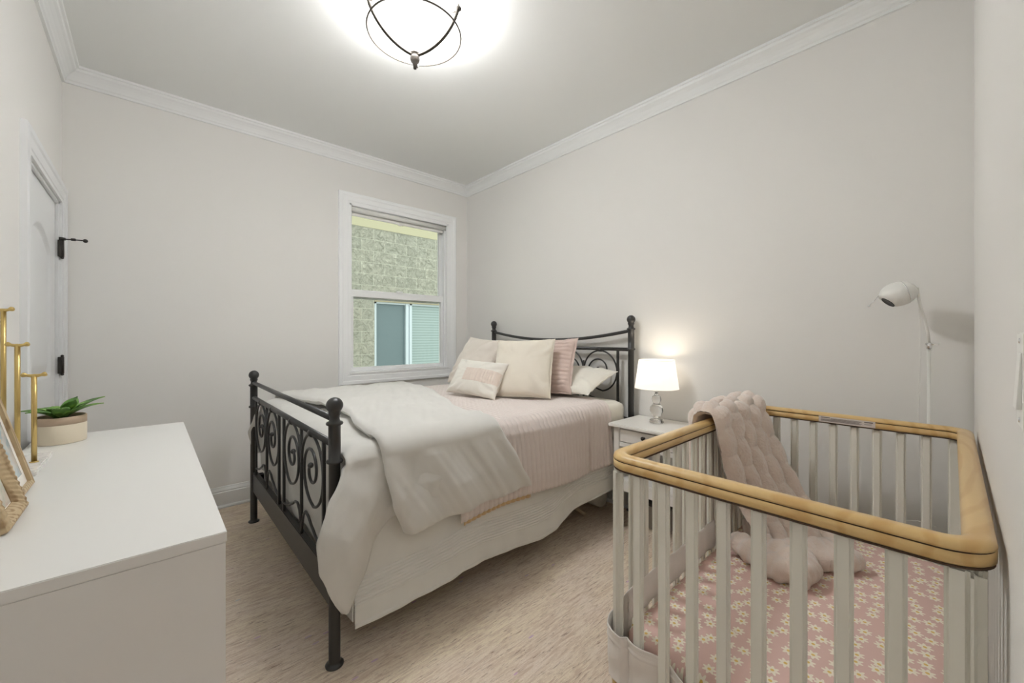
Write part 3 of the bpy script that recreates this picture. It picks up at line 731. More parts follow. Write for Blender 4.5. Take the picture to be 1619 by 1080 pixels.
# ------------------------------------------------------------------ pillows
def pillow(name, m, W_, H_, T_, loc, yaw, lean, roll, label, seed=0, ribs=0, flange=0, pinch=0.07, stripe=False, puff=0.42, sag=0.0):
    """local: x across, y up the pillow, z out of its face. loc = middle of the bottom edge"""
    Mx = Matrix.Translation(loc) @ Matrix.Rotation(yaw, 4, 'Z') @ Matrix.Rotation(PI / 2 - lean, 4, 'X') @ Matrix.Rotation(roll, 4, 'Z') @ Matrix.Translation((0, H_ / 2, 0))
    def face(s):
        def f(u, v):
            a, b = 2 * u - 1, 2 * v - 1
            a = math.copysign(1 - (1 - abs(a)) ** 1.25, a); b = math.copysign(1 - (1 - abs(b)) ** 1.25, b)
            x = a * W_ / 2 * (1 - pinch * (1 - b * b) * abs(a)); y = b * H_ / 2 * (1 - pinch * (1 - a * a) * abs(b))
            h = T_ / 2 * max(0, (1 - a * a) * (1 - b * b)) ** puff
            ex = max(0.0, (1 - a * a)) ; ey = max(0.0, 1 - b * b)
            n = 0.010 * nz(x * 7 + seed, y * 7, s) + 0.005 * nz(x * 17 + seed, y * 13 + seed, s)
            cr = 0.012 * math.sin(math.atan2(b, a) * 14 + seed + 4 * nz(a * 2, b * 2, seed)) * (abs(a) * abs(b)) ** 1.2
            k = min(1, 8 * ex * ey)
            if ribs: n += 0.009 * (abs(math.sin(PI * y / ribs)) ** 0.7 - 0.5) * min(1, 12 * ex * ey)
            if sag: y -= sag * (1 - a * a) * max(0, b)
            return Mx @ Vector((x, y, s * (h + (n + cr) * k)))
        return f
    c = Mx @ Vector((0, 0, 0)); org = Vector(loc)
    mb = MB(); mb.grid(face(1), 90, 90); mb.grid(face(-1), 50, 50)
    me_m = [m]
    o = mk(name, mb, m, None, org)
    tag(o, label, 'pillow', 'square pillows propped on the bed' if name == 'square_pillow' else None)
    pts = []
    for k in range(120):
        t_ = k / 120 * 4; e = int(t_); q = 2 * (t_ - e) - 1
        a, b = [(q, -1), (1, q), (-q, 1), (-1, -q)][e]
        x = a * W_ / 2 * (1 - pinch * (1 - b * b) * abs(a)); y = b * H_ / 2 * (1 - pinch * (1 - a * a) * abs(b))
        if sag: y -= sag * (1 - a * a) * max(0, b)
        pts.append(Mx @ Vector((x, y, 0.002 * math.sin(k))))
    if flange:
        vs = []; fs = []; N = len(pts); c = Mx @ Vector((0, 0, 0))
        zax = (Mx.to_3x3() @ Vector((0, 0, 1)))
        for k, p in enumerate(pts):
            d = (p - c).normalized(); fr = flange * (1 + 0.25 * nz(k * 0.9, seed))
            for (o2, h2) in ((-0.008, 0.004), (fr, 0.002), (fr, -0.002), (-0.008, -0.004)):
                vs.append(p + d * o2 + zax * (h2 + 0.004 * nz(k * 0.5, seed, 2)))
        for k in range(N):
            a0 = 4 * k; b0 = 4 * ((k + 1) % N)
            for e in range(4): fs.append((a0 + e, a0 + (e + 1) % 4, b0 + (e + 1) % 4, b0 + e))
        mk('flange', MB().add(vs, fs, True), m, o)
    else:
        mk('piping', MB().tube(pts, 0.003, 6, closed=True), m, o)
    return o, Mx
D = math.radians
pillow('sleeping_pillow', M['sheet'], 0.62, 0.35, 0.13, (-1.84, 2.028, 0.815), D(2), D(69), D(-2), 'cream sleeping pillow lying against the headboard behind the pink sham', 3, puff=0.5)
pillow('quilted_sham', M['pinks'], 0.46, 0.395, 0.12, (-1.888, 1.955, 0.792), D(16), D(27), D(4), 'dusty pink ribbed sham behind the right ivory square pillow', 5, ribs=0.030, flange=0.014)
pillow('square_pillow', M['oat'], 0.46, 0.42, 0.15, (-2.53, 1.790, 0.792), D(0), D(30), D(-4), 'oatmeal square pillow beside the window, leftmost on the bed', 9, pinch=0.06)
pillow('square_pillow', M['ivory'], 0.40, 0.405, 0.15, (-1.865, 1.755, 0.788), D(28), D(27), D(2), 'large ivory linen square pillow with fringed edge in front of the pink sham', 12, flange=0.008, pinch=0.05)

lp, Mx = pillow('lumbar_pillow', M['oat'], 0.42, 0.26, 0.13, (-2.13, 1.555, 0.788), D(14), D(33), D(-3), 'small cream lumbar pillow with a stitched blush band, in front of the square pillows', 15, pinch=0.08)
lp.data.materials.clear()
lp.data.materials.append(fabric('cream_knit', srgb(228, 224, 214), 0.5, 260))
bm_ = mat('blush_stitching', srgb(218, 204, 192), 0.9); t = NT(bm_)
lp.data.materials.append(bm_)
Mi = (Mx.inverted() @ Matrix.Translation(lp.location))
vo_ = [Mi @ v.co for v in lp.data.vertices]
for p in lp.data.polygons:
    c = sum((vo_[i] for i in p.vertices), Vector()) / len(p.vertices)
    if c.z > 0 and c.x > -0.07 and abs(c.y) < 0.045: p.material_index = 1
for v, c in zip(lp.data.vertices, vo_):
    if c.z > 0 and abs(c.y) < 0.045 and c.x > -0.07:
        v.co += (Mx.to_3x3() @ Vector((0, 0, 1))) * 0.004 * max(0, math.sin(c.x * 2 * PI / 0.019))

# ------------------------------------------------------------------ nightstand and lamp
NX0, NX1, NY0, NY1, NZ = -1.415, -0.955, 2.075, 2.432, 0.65
ns = thing('nightstand', ((NX0 + NX1) / 2, (NY0 + NY1) / 2, 0), 'small white wooden nightstand with one drawer and an open shelf', 'nightstand')
mk('top', MB().rbox((NX0, NY0, NZ - 0.020), (NX1, NY1, NZ), 0.004), M['white'], ns)
a0, a1, b0, b1 = NX0 + 0.026, NX1 - 0.026, NY0 + 0.022, NY1 - 0.008
for x in (a0, a1 - 0.038):
    for y in (b0, b1 - 0.038): mk('leg', MB().rbox((x, y, 0.0125), (x + 0.038, y + 0.038, NZ - 0.020), 0.003), M['white'], ns)
mb = MB(); mb.box((a0 + 0.004, b0 + 0.03, 0.525), (a0 + 0.02, b1 - 0.03, NZ - 0.02)).box((a1 - 0.02, b0 + 0.03, 0.525), (a1 - 0.004, b1 - 0.03, NZ - 0.02)).box((a0 + 0.02, b1 - 0.02, 0.525), (a1 - 0.02, b1 - 0.006, NZ - 0.02)).box((a0 + 0.03, b0 + 0.02, 0.525), (a1 - 0.03, b1 - 0.02, 0.535))
mk('body', mb, M['white'], ns)
dr = mk('drawer', MB().rbox((a0 + 0.041, b0 + 0.004, 0.545), (a1 - 0.041, b0 + 0.024, NZ - 0.032), 0.003), M['white'], ns)
mk('front_rail', MB().rbox((a0 + 0.036, b0 + 0.006, 0.515), (a1 - 0.036, b0 + 0.03, 0.541), 0.002), M['white'], ns)
mk('knob', MB().lathe([(0.001, 0.0), (0.006, 0.001), (0.005, 0.010), (0.0105, 0.016), (0.012, 0.021), (0.009, 0.026), (0.001, 0.027)], (-1.187, b0 + 0.005, 0.592), 20, (0, -1, 0)), M['hinge'], dr)
mk('shelf', MB().rbox((a0 + 0.004, b0 + 0.004, 0.305), (a1 - 0.004, b1 - 0.004, 0.321), 0.003), M['white'], ns)
mk('apron', MB().rbox((a0 + 0.036, b0 + 0.004, 0.250), (a1 - 0.036, b0 + 0.022, 0.304), 0.003), M['white'], ns)
# power strip and cords under it
ps = tag(mk('power_strip', MB().rbox((-1.30, 2.33, 0.016), (-1.08, 2.38, 0.050), 0.006), M['plastic'], None, (-1.2, 2.35, 0.013)), 'white power strip on the floor under the nightstand', 'power strip')
cd = MB()
cd.tube([(-1.08 + 0.30 * q, 2.35 - 0.10 * math.sin(q * 5), 0.019 + 0.002 * math.sin(q * 9)) for q in [i / 24 for i in range(25)]], 0.004, 8)
tag(mk('cord', cd, M['hinge'], None, (-1.0, 2.35, 0.013)), 'black cord trailing over the rug below the nightstand', 'cord')
bx = thing('storage_box', (-1.19, 2.25, 0.0125), 'small grey box with dark side standing below the nightstand shelf', 'box')
mk('box_body', MB().rbox((-1.27, 2.24, 0.0125), (-1.12, 2.32, 0.150), 0.004), mat('grey_card', srgb(150, 146, 138), 0.7), bx)
mk('box_lid', MB().rbox((-1.273, 2.237, 0.150), (-1.117, 2.323, 0.165), 0.003), mat('dark_card', srgb(70, 68, 64), 0.6), bx)

LX, LY = -1.215, 2.295
tl = thing('table_lamp', (LX, LY, NZ), 'lit table lamp with white drum shade and clear glass base on the nightstand', 'lamp')
mb = MB(); mb.lathe([(0.001, NZ), (0.040, NZ + 0.0005), (0.042, NZ + 0.005), (0.041, NZ + 0.016), (0.034, NZ + 0.021), (0.013, NZ + 0.024), (0.011, NZ + 0.030), (0.020, NZ + 0.036), (0.033, NZ + 0.052), (0.040, NZ + 0.075), (0.037, NZ + 0.095), (0.026, NZ + 0.110), (0.016, NZ + 0.116), (0.020, NZ + 0.122), (0.027, NZ + 0.136), (0.028, NZ + 0.146), (0.024, NZ + 0.160), (0.014, NZ + 0.168), (0.012, NZ + 0.176), (0.001, NZ + 0.177)], (LX, LY, 0), 36)
mk('glass_base', mb, M['glass'], tl)
mk('stem', MB().cyl((LX, LY, NZ + 0.1775), (LX, LY, NZ + 0.235), 0.009, 16), M['chrome'], tl)
shade_m = mat('lit_fabric_shade', (0.9, 0.87, 0.82), 0.9); b_ = NT(shade_m).b; b_.inputs['Emission Color'].default_value = (1.0, 0.90, 0.76, 1); b_.inputs['Emission Strength'].default_value = 0.17
z0, z1 = 0.860, 1.032
pr = [(0.128, z0), (0.1275, z0), (0.104, z1), (0.1045, z1)]
mb = MB(); mb.lathe([(0.1285, z0), (0.1045, z1), (0.1030, z1), (0.127, z0), (0.1285, z0)], (LX, LY, 0), 48); mk('lamp_shade', mb, shade_m, tl)
for rr_, zz_ in ((0.1285, z0), (0.104, z1)):
    mk('shade_ring', MB().tube([(LX + rr_ * math.cos(2 * PI * i / 48), LY + rr_ * math.sin(2 * PI * i / 48), zz_) for i in range(48)], 0.0015, 6, closed=True), M['plastic'], tl)
mb = MB()
for k in range(3):
    a = k * 2 * PI / 3; mb.cyl((LX, LY, 0.895), (LX + 0.122 * math.cos(a), LY + 0.122 * math.sin(a), 0.895), 0.0015, 6)
mk('shade_spider', mb, M['plastic'], tl)
bm2 = mat('lit_bulb', (1, 0.95, 0.85), 0.4); b_ = NT(bm2).b; b_.inputs['Emission Color'].default_value = (1.0, 0.88, 0.70, 1); b_.inputs['Emission Strength'].default_value = 2
mk('bulb', MB().lathe([(0.001, 0.885), (0.013, 0.886), (0.014, 0.905), (0.026, 0.925), (0.029, 0.942), (0.024, 0.960), (0.012, 0.970), (0.001, 0.972)], (LX, LY, 0), 24), bm2, tl)
lamp('table_bulb', 'POINT', (LX, LY, 0.985), 0.12, (1.0, 0.90, 0.76), shadow_soft_size=0.03)
lamp('table_bulb_low', 'POINT', (LX + 0.0, LY, 0.878), 0.5, (1.0, 0.90, 0.76), shadow_soft_size=0.02)

# ------------------------------------------------------------------ objects under the bed
rl = tag(mk('rolled_towel', MB().tube([(-1.60 - 0.25 * k / 6, 2.27 + 0.04 * k / 6, 0.075) for k in range(7)], [0.055, 0.060, 0.061, 0.061, 0.061, 0.060, 0.055], 24), M['sheet'], None, (-1.7, 2.28, 0.013)), 'white rolled bundle on the rug under the head of the bed', 'towel')
rd = tag(mk('wooden_rod', MB().tube([(-1.60, 2.085, 0.026), (-1.95, 2.20, 0.026)], 0.012, 14), mat('cream_dowel', srgb(214, 196, 168), 0.5), None, (-1.75, 2.14, 0.014)), 'thin cream rod poking out from under the bed skirt', 'rod')

# ------------------------------------------------------------------ crib
KX0, KX1, KY0, KY1 = -0.662, 0.050, 0.950, 2.165
crib = thing('baby_crib', ((KX0 + KX1) / 2, (KY0 + KY1) / 2, 0), 'white slatted baby crib with rounded varnished pine top rail', 'crib')
def rrect(x0, x1, y0, y1, r, n=10):
    pts = []
    for (cx, cy, a0) in ((x1 - r, y1 - r, 0), (x0 + r, y1 - r, PI / 2), (x0 + r, y0 + r, PI), (x1 - r, y0 + r, 1.5 * PI)):
        for k in range(n + 1):
            a = a0 + PI / 2 * k / n; pts.append((cx + r * math.cos(a), cy + r * math.sin(a)))
    return pts
def ringsweep(mb, prof, x0, x1, y0, y1, r, i0=0, i1=None):
    """prof: closed list of (inset from the outer edge, z)"""
    n = 10; rings = []
    for (d, z) in prof: rings.append([(p[0], p[1], z) for p in rrect(x0 + d, x1 - d, y0 + d, y1 - d, max(0.004, r - d), n)])
    N = len(rings[0]); vs = [p for rg_ in rings for p in rg_]; P = len(prof)
    fs = [(a * N + k, a * N + (k + 1) % N, ((a + 1) % P) * N + (k + 1) % N, ((a + 1) % P) * N + k) for a in range(P) for k in range(N)]
    mb.add(vs, fs, True)
ZT = 0.852; WR = 0.040
def half(z0, z1, d0=0.0, top=False):
    if top: return [(d0 + 0.000, z0), (d0 + 0.0005, z0 + 0.004), (d0 + 0.003, z1 - 0.005), (d0 + 0.009, z1 - 0.001), (d0 + 0.015, z1), (WR - d0 - 0.015, z1), (WR - d0 - 0.009, z1 - 0.001), (WR - d0 - 0.003, z1 - 0.005), (WR - d0, z0 + 0.004), (WR - d0, z0)]
    return [(d0, z0 + 0.003), (d0, z1), (WR - d0, z1), (WR - d0, z0 + 0.003), (WR - d0 - 0.004, z0), (d0 + 0.004, z0)]
mb = MB(); ringsweep(mb, half(ZT - 0.015, ZT, 0, True), KX0, KX1, KY0, KY1, 0.068); tr_ = mk('top_rail', mb, M['pine'], crib)
mb = MB(); ringsweep(mb, half(ZT - 0.040, ZT - 0.018, 0.0005), KX0, KX1, KY0, KY1, 0.068); mk('rail_lower_band', mb, M['pine'], tr_)
mb = MB(); ringsweep(mb, [(0.0018, ZT - 0.018), (0.0018, ZT - 0.015), (WR - 0.0018, ZT - 0.015), (WR - 0.0018, ZT - 0.018)], KX0, KX1, KY0, KY1, 0.068)
ringsweep(mb, [(0.002, ZT - 0.0435), (0.002, ZT - 0.040), (WR - 0.002, ZT - 0.040), (WR - 0.002, ZT - 0.0435)], KX0, KX1, KY0, KY1, 0.068); mk('groove_line', mb, M['groove'], tr_)
mb = MB(); ringsweep(mb, [(-0.004, 0.150), (-0.004, 0.21), (0.002, 0.218), (0.040, 0.218), (0.044, 0.21), (0.044, 0.150)], KX0, KX1, KY0, KY1, 0.07); mk('bottom_rail', mb, M['pine'], crib)
c_ = WR / 2
def slat(x, y, along, w_=0.029, d_=0.017, z0=0.215, z1=ZT - 0.042):
    hx, hy = (w_ / 2, d_ / 2) if along == 'x' else (d_ / 2, w_ / 2)
    mk('slat', MB().rbox((x - hx, y - hy, z0), (x + hx, y + hy, z1), 0.006, 3), M['cribwhite'], crib)
for k in range(9): slat(-0.565 + 0.0712 * k, KY0 + c_, 'x')
for k in range(9): slat(-0.545 + 0.0685 * k, KY1 - c_, 'x')
for k in range(16):
    slat(KX0 + c_, 1.068 + 0.0705 * (k - 1), 'y', 0.030, 0.016); slat(KX1 - c_, 1.068 + 0.0705 * (k - 1), 'y', 0.030, 0.016)
for (x, y, fx, fy) in ((KX0, KY0, 1, 1), (KX1, KY0, -1, 1), (KX0, KY1, 1, -1), (KX1, KY1, -1, -1)):
    cx, cy = x + fx * 0.045, y + fy * 0.045
    mb = MB(); mb.rbox((x + fx * 0.013, y + fy * 0.013, 0.214), (x + fx * 0.045, y + fy * 0.045, ZT - 0.042), 0.014, 5)
    mk('corner_post', mb, M['cribwhite'], crib)
    mk('foot', MB().tube([(cx, cy, 0.0125), (cx, cy, 0.155)], [0.022, 0.028], 20), M['pine'], crib)
mk('base_board', MB().box((KX0 + 0.05, KY0 + 0.05, 0.222), (KX1 - 0.05, KY1 - 0.05, 0.234)), M['cribwhite'], crib)
# warning sticker on the rail at the back
lb = mk('warning_label', MB().box((-0.385, KY1 - WR - 0.0011, ZT - 0.038), (-0.205, KY1 - WR - 0.0002, ZT - 0.013)), mat('label_paper', srgb(214, 204, 196), 0.5), tr_)
mb = MB()
yy = KY1 - WR - 0.0016
mb.box((-0.378, yy, ZT - 0.020), (-0.347, yy + 0.001, ZT - 0.017))
for r in range(5): mb.box((-0.345 if r < 2 else -0.378, yy, ZT - 0.0205 - 0.003 * r), (-0.245 - 0.004 * (r % 3), yy + 0.001, ZT - 0.0190 - 0.003 * r))
mb.box((-0.238, yy, ZT - 0.021), (-0.212, yy + 0.001, ZT - 0.017)).box((-0.238, yy, ZT - 0.026), (-0.214, yy + 0.001, ZT - 0.025)).box((-0.238, yy, ZT - 0.029), (-0.216, yy + 0.001, ZT - 0.028))
mk('print', mb, mat('grey_ink', srgb(110, 100, 96), 0.6), lb)

ZM = 0.355
def mprof(): return [(0.03, 0.236), (0.004, 0.245), (0.0, 0.26), (0.0, ZM - 0.022), (0.006, ZM - 0.008), (0.020, ZM)]
def crib_top(u, v):
    x0, x1, y0, y1 = KX0 + 0.041, KX1 - 0.041, KY0 + 0.041, KY1 - 0.041
    x = lerp(x0, x1, u); y = lerp(y0, y1, v)
    return x, y
mb = MB(); n = 10; rings = []
for (d, z) in mprof() + [(0.04 + 0.03 * i, ZM + 0.002) for i in range(9)]:
    rings.append([(p[0], p[1], z) for p in rrect(KX0 + 0.034 + d, KX1 - 0.034 - d, KY0 + 0.034 + d, KY1 - 0.034 - d, max(0.01, 0.055 - d * 0.3), n)])
N = len(rings[0]); P = len(rings); vs = [p for r_ in rings for p in r_]
for i in range(len(mprof()) * N, len(vs)):
    x, y, z = vs[i]; vs[i] = (x, y, z + 0.004 * nz(x * 5, y * 5) + 0.004 * math.exp(-((x + 0.12 - 0.06 * math.sin(y * 5)) / 0.012) ** 2))
fs = [(a * N + k, a * N + (k + 1) % N, (a + 1) * N + (k + 1) % N, (a + 1) * N + k) for a in range(P - 1) for k in range(N)]
fs += [tuple(range(N - 1, -1, -1)), tuple((P - 1) * N + k for k in range(N))]
mb.add(vs, fs, True)
tag(mk('crib_mattress', mb, M['daisy'], None, (-0.3, 1.55, 0.236)), 'crib mattress in a pink fitted sheet printed with white daisies', 'mattress')

# white mesh liner: inside the left slats, round the near left corner and woven over the first front slats
def wob(a, b): return 0.003 * nz(a * 14, b * 14, 4)
path = []   # (x, y, ztop)
for k in range(40):
    y = lerp(1.66, 1.03, k / 39); path.append((KX0 + 0.031 + 0.002 * math.sin(k), y, lerp(0.455, 0.440, k / 39)))
for k in range(1, 9):
    a = k / 9; path.append((lerp(KX0 + 0.031, KX0 + 0.006, a), lerp(1.03, 1.005, a), lerp(0.440, 0.392, a)))
path += [(KX0 + 0.005, 0.975, 0.385), (KX0 + 0.014, 0.953, 0.378), (KX0 + 0.035, 0.945, 0.372), (KX0 + 0.06, 0.944, 0.366)]
front = []
for k in range(36):
    x = lerp(KX0 + 0.07, -0.425, k / 35)
    q = (x + 0.565) / 0.0712
    yb = KY0 + c_ - 0.012 * math.cos(PI * q)
    front.append((x, yb, lerp(0.362, 0.340, k / 35)))
def liner(P, zlow):
    def f(u, v):
        i = u * (len(P) - 1); a = int(min(i, len(P) - 2)); t_ = i - a
        x = lerp(P[a][0], P[a + 1][0], t_); y = lerp(P[a][1], P[a + 1][1], t_); zt = lerp(P[a][2], P[a + 1][2], t_)
        z = lerp(zt, zlow, v); hem_ = 0.002 if v < 0.07 or abs(v - 0.22) < 0.02 else 0
        return (x + wob(x + y, z) - hem_, y - hem_ + wob(y, z * 1.4) + 0.004 * math.sin(v * 9 + x * 30) * v, z)
    return f
mb = MB(); mb.grid(liner(path[:40], 0.352), 120, 16); mb.grid(liner(path[38:] + front, 0.236), 160, 40)
tag(mk('mesh_liner', mb, M['mesh'], None, (KX0, 1.0, 0.3), solid=0.002), 'white fabric liner woven round the lower crib slats at the near corner', 'crib liner')

# blush fur blanket over the left crib rail
def bl(u, v):
    """u across the width, v along: outside drop -> over the rail -> down to the mattress -> heaped end"""
    segL = [(-0.690, 1.610, 0.37), (-0.692, 1.600, 0.62), (-0.690, 1.588, 0.83), (-0.672, 1.580, 0.878), (-0.638, 1.577, 0.888), (-0.604, 1.580, 0.868), (-0.592, 1.600, 0.76), (-0.582, 1.640, 0.64), (-0.545, 1.67, 0.52), (-0.490, 1.66, 0.44), (-0.455, 1.60, 0.400)]
    segR = [(-0.690, 2.06, 0.37), (-0.692, 2.07, 0.62), (-0.690, 2.085, 0.83), (-0.672, 2.09, 0.878), (-0.638, 2.09, 0.888), (-0.600, 2.085, 0.868), (-0.560, 2.06, 0.77), (-0.495, 2.03, 0.66), (-0.42, 1.98, 0.55), (-0.335, 1.93, 0.45), (-0.255, 1.87, 0.395)]
    i = v * (len(segL) - 1); a = int(min(i, len(segL) - 2)); t_ = i - a
    def cr(P):
        p0, p1, p2, p3 = (Vector(P[max(a - 1, 0)]), Vector(P[a]), Vector(P[a + 1]), Vector(P[min(a + 2, len(P) - 1)]))
        return 0.5 * ((2 * p1) + (p2 - p0) * t_ + (2 * p0 - 5 * p1 + 4 * p2 - p3) * t_ * t_ + (3 * p1 - p0 - 3 * p2 + p3) * t_ ** 3)
    return cr(segL).lerp(cr(segR), u)
def bubbles(u, v, nc=5):
    q = u * nc; c = abs(math.sin(PI * q)) ** 0.55
    row = v * 11 + (int(min(q, nc - 1e-6)) % 2) * 0.5 + 0.15 * nz(q, 3)
    return c * (0.55 + 0.45 * abs(math.sin(PI * row)) ** 0.8)
def skin(s, amp):
    def f(u, v):
        p = bl(u, v); e = 1e-3
        du = bl(min(1, u + e), v) - bl(max(0, u - e), v); dv_ = bl(u, min(1, v + e)) - bl(u, max(0, v - e))
        n = du.cross(dv_).normalized()
        if n.z < -0.2 or (v < 0.4 and n.x > 0 and v < 0.25): n = n
        ed = min(1, (1 - abs(2 * u - 1)) / 0.06, (1 - abs(2 * v - 1)) / 0.04 + 0.15); ed = math.sqrt(max(0, 1 - (1 - ed) ** 2))
        uu = u + 0.035 * nz(v * 6, u * 2); h = (0.006 + amp * bubbles(max(0, min(1, uu)), v)) * ed + 0.002 * nz(p.x * 60, p.y * 60, p.z * 60) + 0.0022 * nz(p.x * 150, p.y * 150, p.z * 150)
        return p - n * (h * s)
    return f
mb = MB(); mb.grid(skin(1, 0.034), 190, 360); mb.grid(skin(-1, 0.006), 60, 90)
bk = mk('fur_blanket', mb, M['fur'], None, (-0.6, 1.83, 0.4))
tag(bk, 'blush pink bubbled faux-fur blanket slung over the crib rail', 'blanket')
def lump(path, rad, seed):
    ps = [Vector(p) for p in path]; out = []
    for k in range(61):
        i = k / 60 * (len(ps) - 1); a = int(min(i, len(ps) - 2)); t_ = i - a
        p0, p1, p2, p3 = ps[max(a - 1, 0)], ps[a], ps[a + 1], ps[min(a + 2, len(ps) - 1)]
        out.append(0.5 * ((2 * p1) + (p2 - p0) * t_ + (2 * p0 - 5 * p1 + 4 * p2 - p3) * t_ * t_ + (3 * p1 - p0 - 3 * p2 + p3) * t_ ** 3))
    rr = [rad * (0.72 + 0.28 * abs(math.sin(k * 0.32 + seed))) * math.sqrt(max(0.02, 1 - abs(2 * k / 60 - 1) ** 5)) + 0.004 * nz(k * 0.7, seed) for k in range(61)]
    return out, rr
mb = MB()
z_ = ZM + 0.045
for pth, rad, sd in ((((-0.46, 1.66, z_ + 0.02), (-0.385, 1.63, z_ + 0.01), (-0.345, 1.585, z_), (-0.35, 1.545, z_ - 0.01)), 0.052, 1),
                     (((-0.36, 1.55, z_ - 0.005), (-0.42, 1.575, z_ - 0.003), (-0.50, 1.62, z_), (-0.565, 1.67, z_ + 0.005)), 0.046, 2),
                     (((-0.43, 1.72, z_ + 0.01), (-0.37, 1.68, z_ + 0.012), (-0.335, 1.64, z_), (-0.325, 1.60, z_ - 0.006)), 0.050, 3),
                     (((-0.565, 1.76, z_ + 0.01), (-0.52, 1.78, z_ + 0.015), (-0.46, 1.80, z_ + 0.01), (-0.40, 1.82, z_)), 0.052, 4),
                     (((-0.32, 1.72, z_ - 0.005), (-0.285, 1.77, z_ - 0.005), (-0.245, 1.82, z_ - 0.008), (-0.23, 1.86, z_ - 0.008)), 0.042, 5),
                     (((-0.40, 1.70, z_), (-0.345, 1.76, z_ + 0.01), (-0.30, 1.81, z_ + 0.005), (-0.28, 1.87, z_)), 0.048, 6)):
    o2, rr = lump(pth, rad, sd); mb.tube(o2, rr, 22)
hp = mk('heaped_end', mb, M['fur'], bk)
rm = hp.modifiers.new('remesh', 'REMESH'); rm.mode = 'VOXEL'; rm.voxel_size = 0.007; rm.use_smooth_shade = True
sm = hp.modifiers.new('smooth', 'SMOOTH'); sm.factor = 0.6; sm.iterations = 6

# ------------------------------------------------------------------ reading floor lamp behind the crib
PX, PY = -0.064, 2.335
fl_ = thing('floor_lamp', (PX, PY, 0), 'slim white reading floor lamp with egg-shaped spotlight head by the wall', 'lamp')
mk('base', MB().lathe([(0.001, 0.0125), (0.075, 0.0125), (0.075, 0.020), (0.065, 0.026), (0.014, 0.030), (0.012, 0.045), (0.001, 0.046)], (PX, PY, 0), 32), M['plastic'], fl_)
mk('pole', MB().cyl((PX, PY, 0.04), (PX, PY, 1.150), 0.0062, 14), M['plastic'], fl_)
mb = MB(); mb.cyl((PX, PY, 1.128), (PX, PY, 1.152), 0.0085, 14); mb.cyl((PX - 0.01, PY, 1.146), (PX + 0.028, PY - 0.006, 1.146), 0.0035, 10); mk('clamp', mb, M['chrome'], fl_)
mk('arm', MB().tube([(PX, PY, 1.145), (PX - 0.003, PY - 0.003, 1.19), (PX - 0.012, PY - 0.012, 1.25), (PX - 0.024, PY - 0.022, 1.30), (PX - 0.030, PY - 0.028, 1.345), (PX - 0.032, PY - 0.03, 1.375)], 0.0048, 12), M['plastic'], fl_)
hc = Vector((PX - 0.088, PY - 0.045, 1.352)); ax = Vector((-0.92, -0.25, -0.30)).normalized(); od = Vector((-0.62, -0.30, -0.72)).normalized()
def headf(u, v):
    a, b = 2 * PI * u, PI * v
    q = Vector((0, 0, 1)).rotation_difference(ax)
    d = q @ Vector((math.sin(b) * math.cos(a), math.sin(b) * math.sin(a), math.cos(b)))
    p = q @ Vector((0.050 * math.sin(b) * math.cos(a), 0.050 * math.sin(b) * math.sin(a), 0.060 * math.cos(b)))
    k = p.dot(od) - 0.046
    if k > 0: p -= od * k
    return hc + p
head = mk('head', MB().grid(headf, 48, 32, True), M['plastic'], fl_)
mk('lens', MB().lathe([(0.001, 0.0464), (0.0235, 0.0464), (0.025, 0.0475), (0.026, 0.0470), (0.026, 0.0455)], hc, 28, od), mat('dark_opening', (0.02, 0.02, 0.02), 0.5), head)
mb = MB(); mb.lathe([(0.0462, -0.024), (0.0475, -0.0235), (0.0475, -0.021), (0.0465, -0.0205)], hc, 36, ax); mk('seam_ring', mb, M['chrome'], head)
mb = MB(); pe = hc + ax * 0.055 + Vector((-0.03, 0, 0.0)); mb.tube([hc + ax * 0.045 + Vector((-0.015, 0, 0.012)), hc + Vector((-0.085, -0.03, -0.046))], 0.0012, 6); mb.ball(hc + Vector((-0.087, -0.03, -0.047)), 0.0045, 8); mk('aiming_pin', mb, M['chrome'], head)
mb = MB(); cc = []
for k in range(40):
    q = k / 39; cc.append((PX - 0.030 + 0.006 * math.sin(q * 7) + 0.030 * q ** 3, PY - 0.03 * (1 - q) - 0.004, lerp(1.36, 0.43, q)))
mb.tube(cc, 0.0016, 6)
for k in range(5):
    a = k * 1.25; mb.tube([(PX + 0.003, PY - 0.012, 0.42), (PX + 0.02 * math.cos(a), PY - 0.02, 0.42 + 0.022 * math.sin(a)), (PX + 0.004 * math.cos(a), PY - 0.012, 0.418)], 0.002, 6)
mb.tube([(PX, PY - 0.012, 0.42), (PX - 0.03, PY - 0.015, 0.425), (PX - 0.065, PY - 0.015, 0.415), (PX - 0.075, PY - 0.01, 0.38), (PX - 0.04, PY - 0.01, 0.30), (PX - 0.01, PY - 0.008, 0.15), (PX - 0.005, PY - 0.01, 0.05)], 0.002, 6)
mk('cord', mb, M['plastic'], fl_)

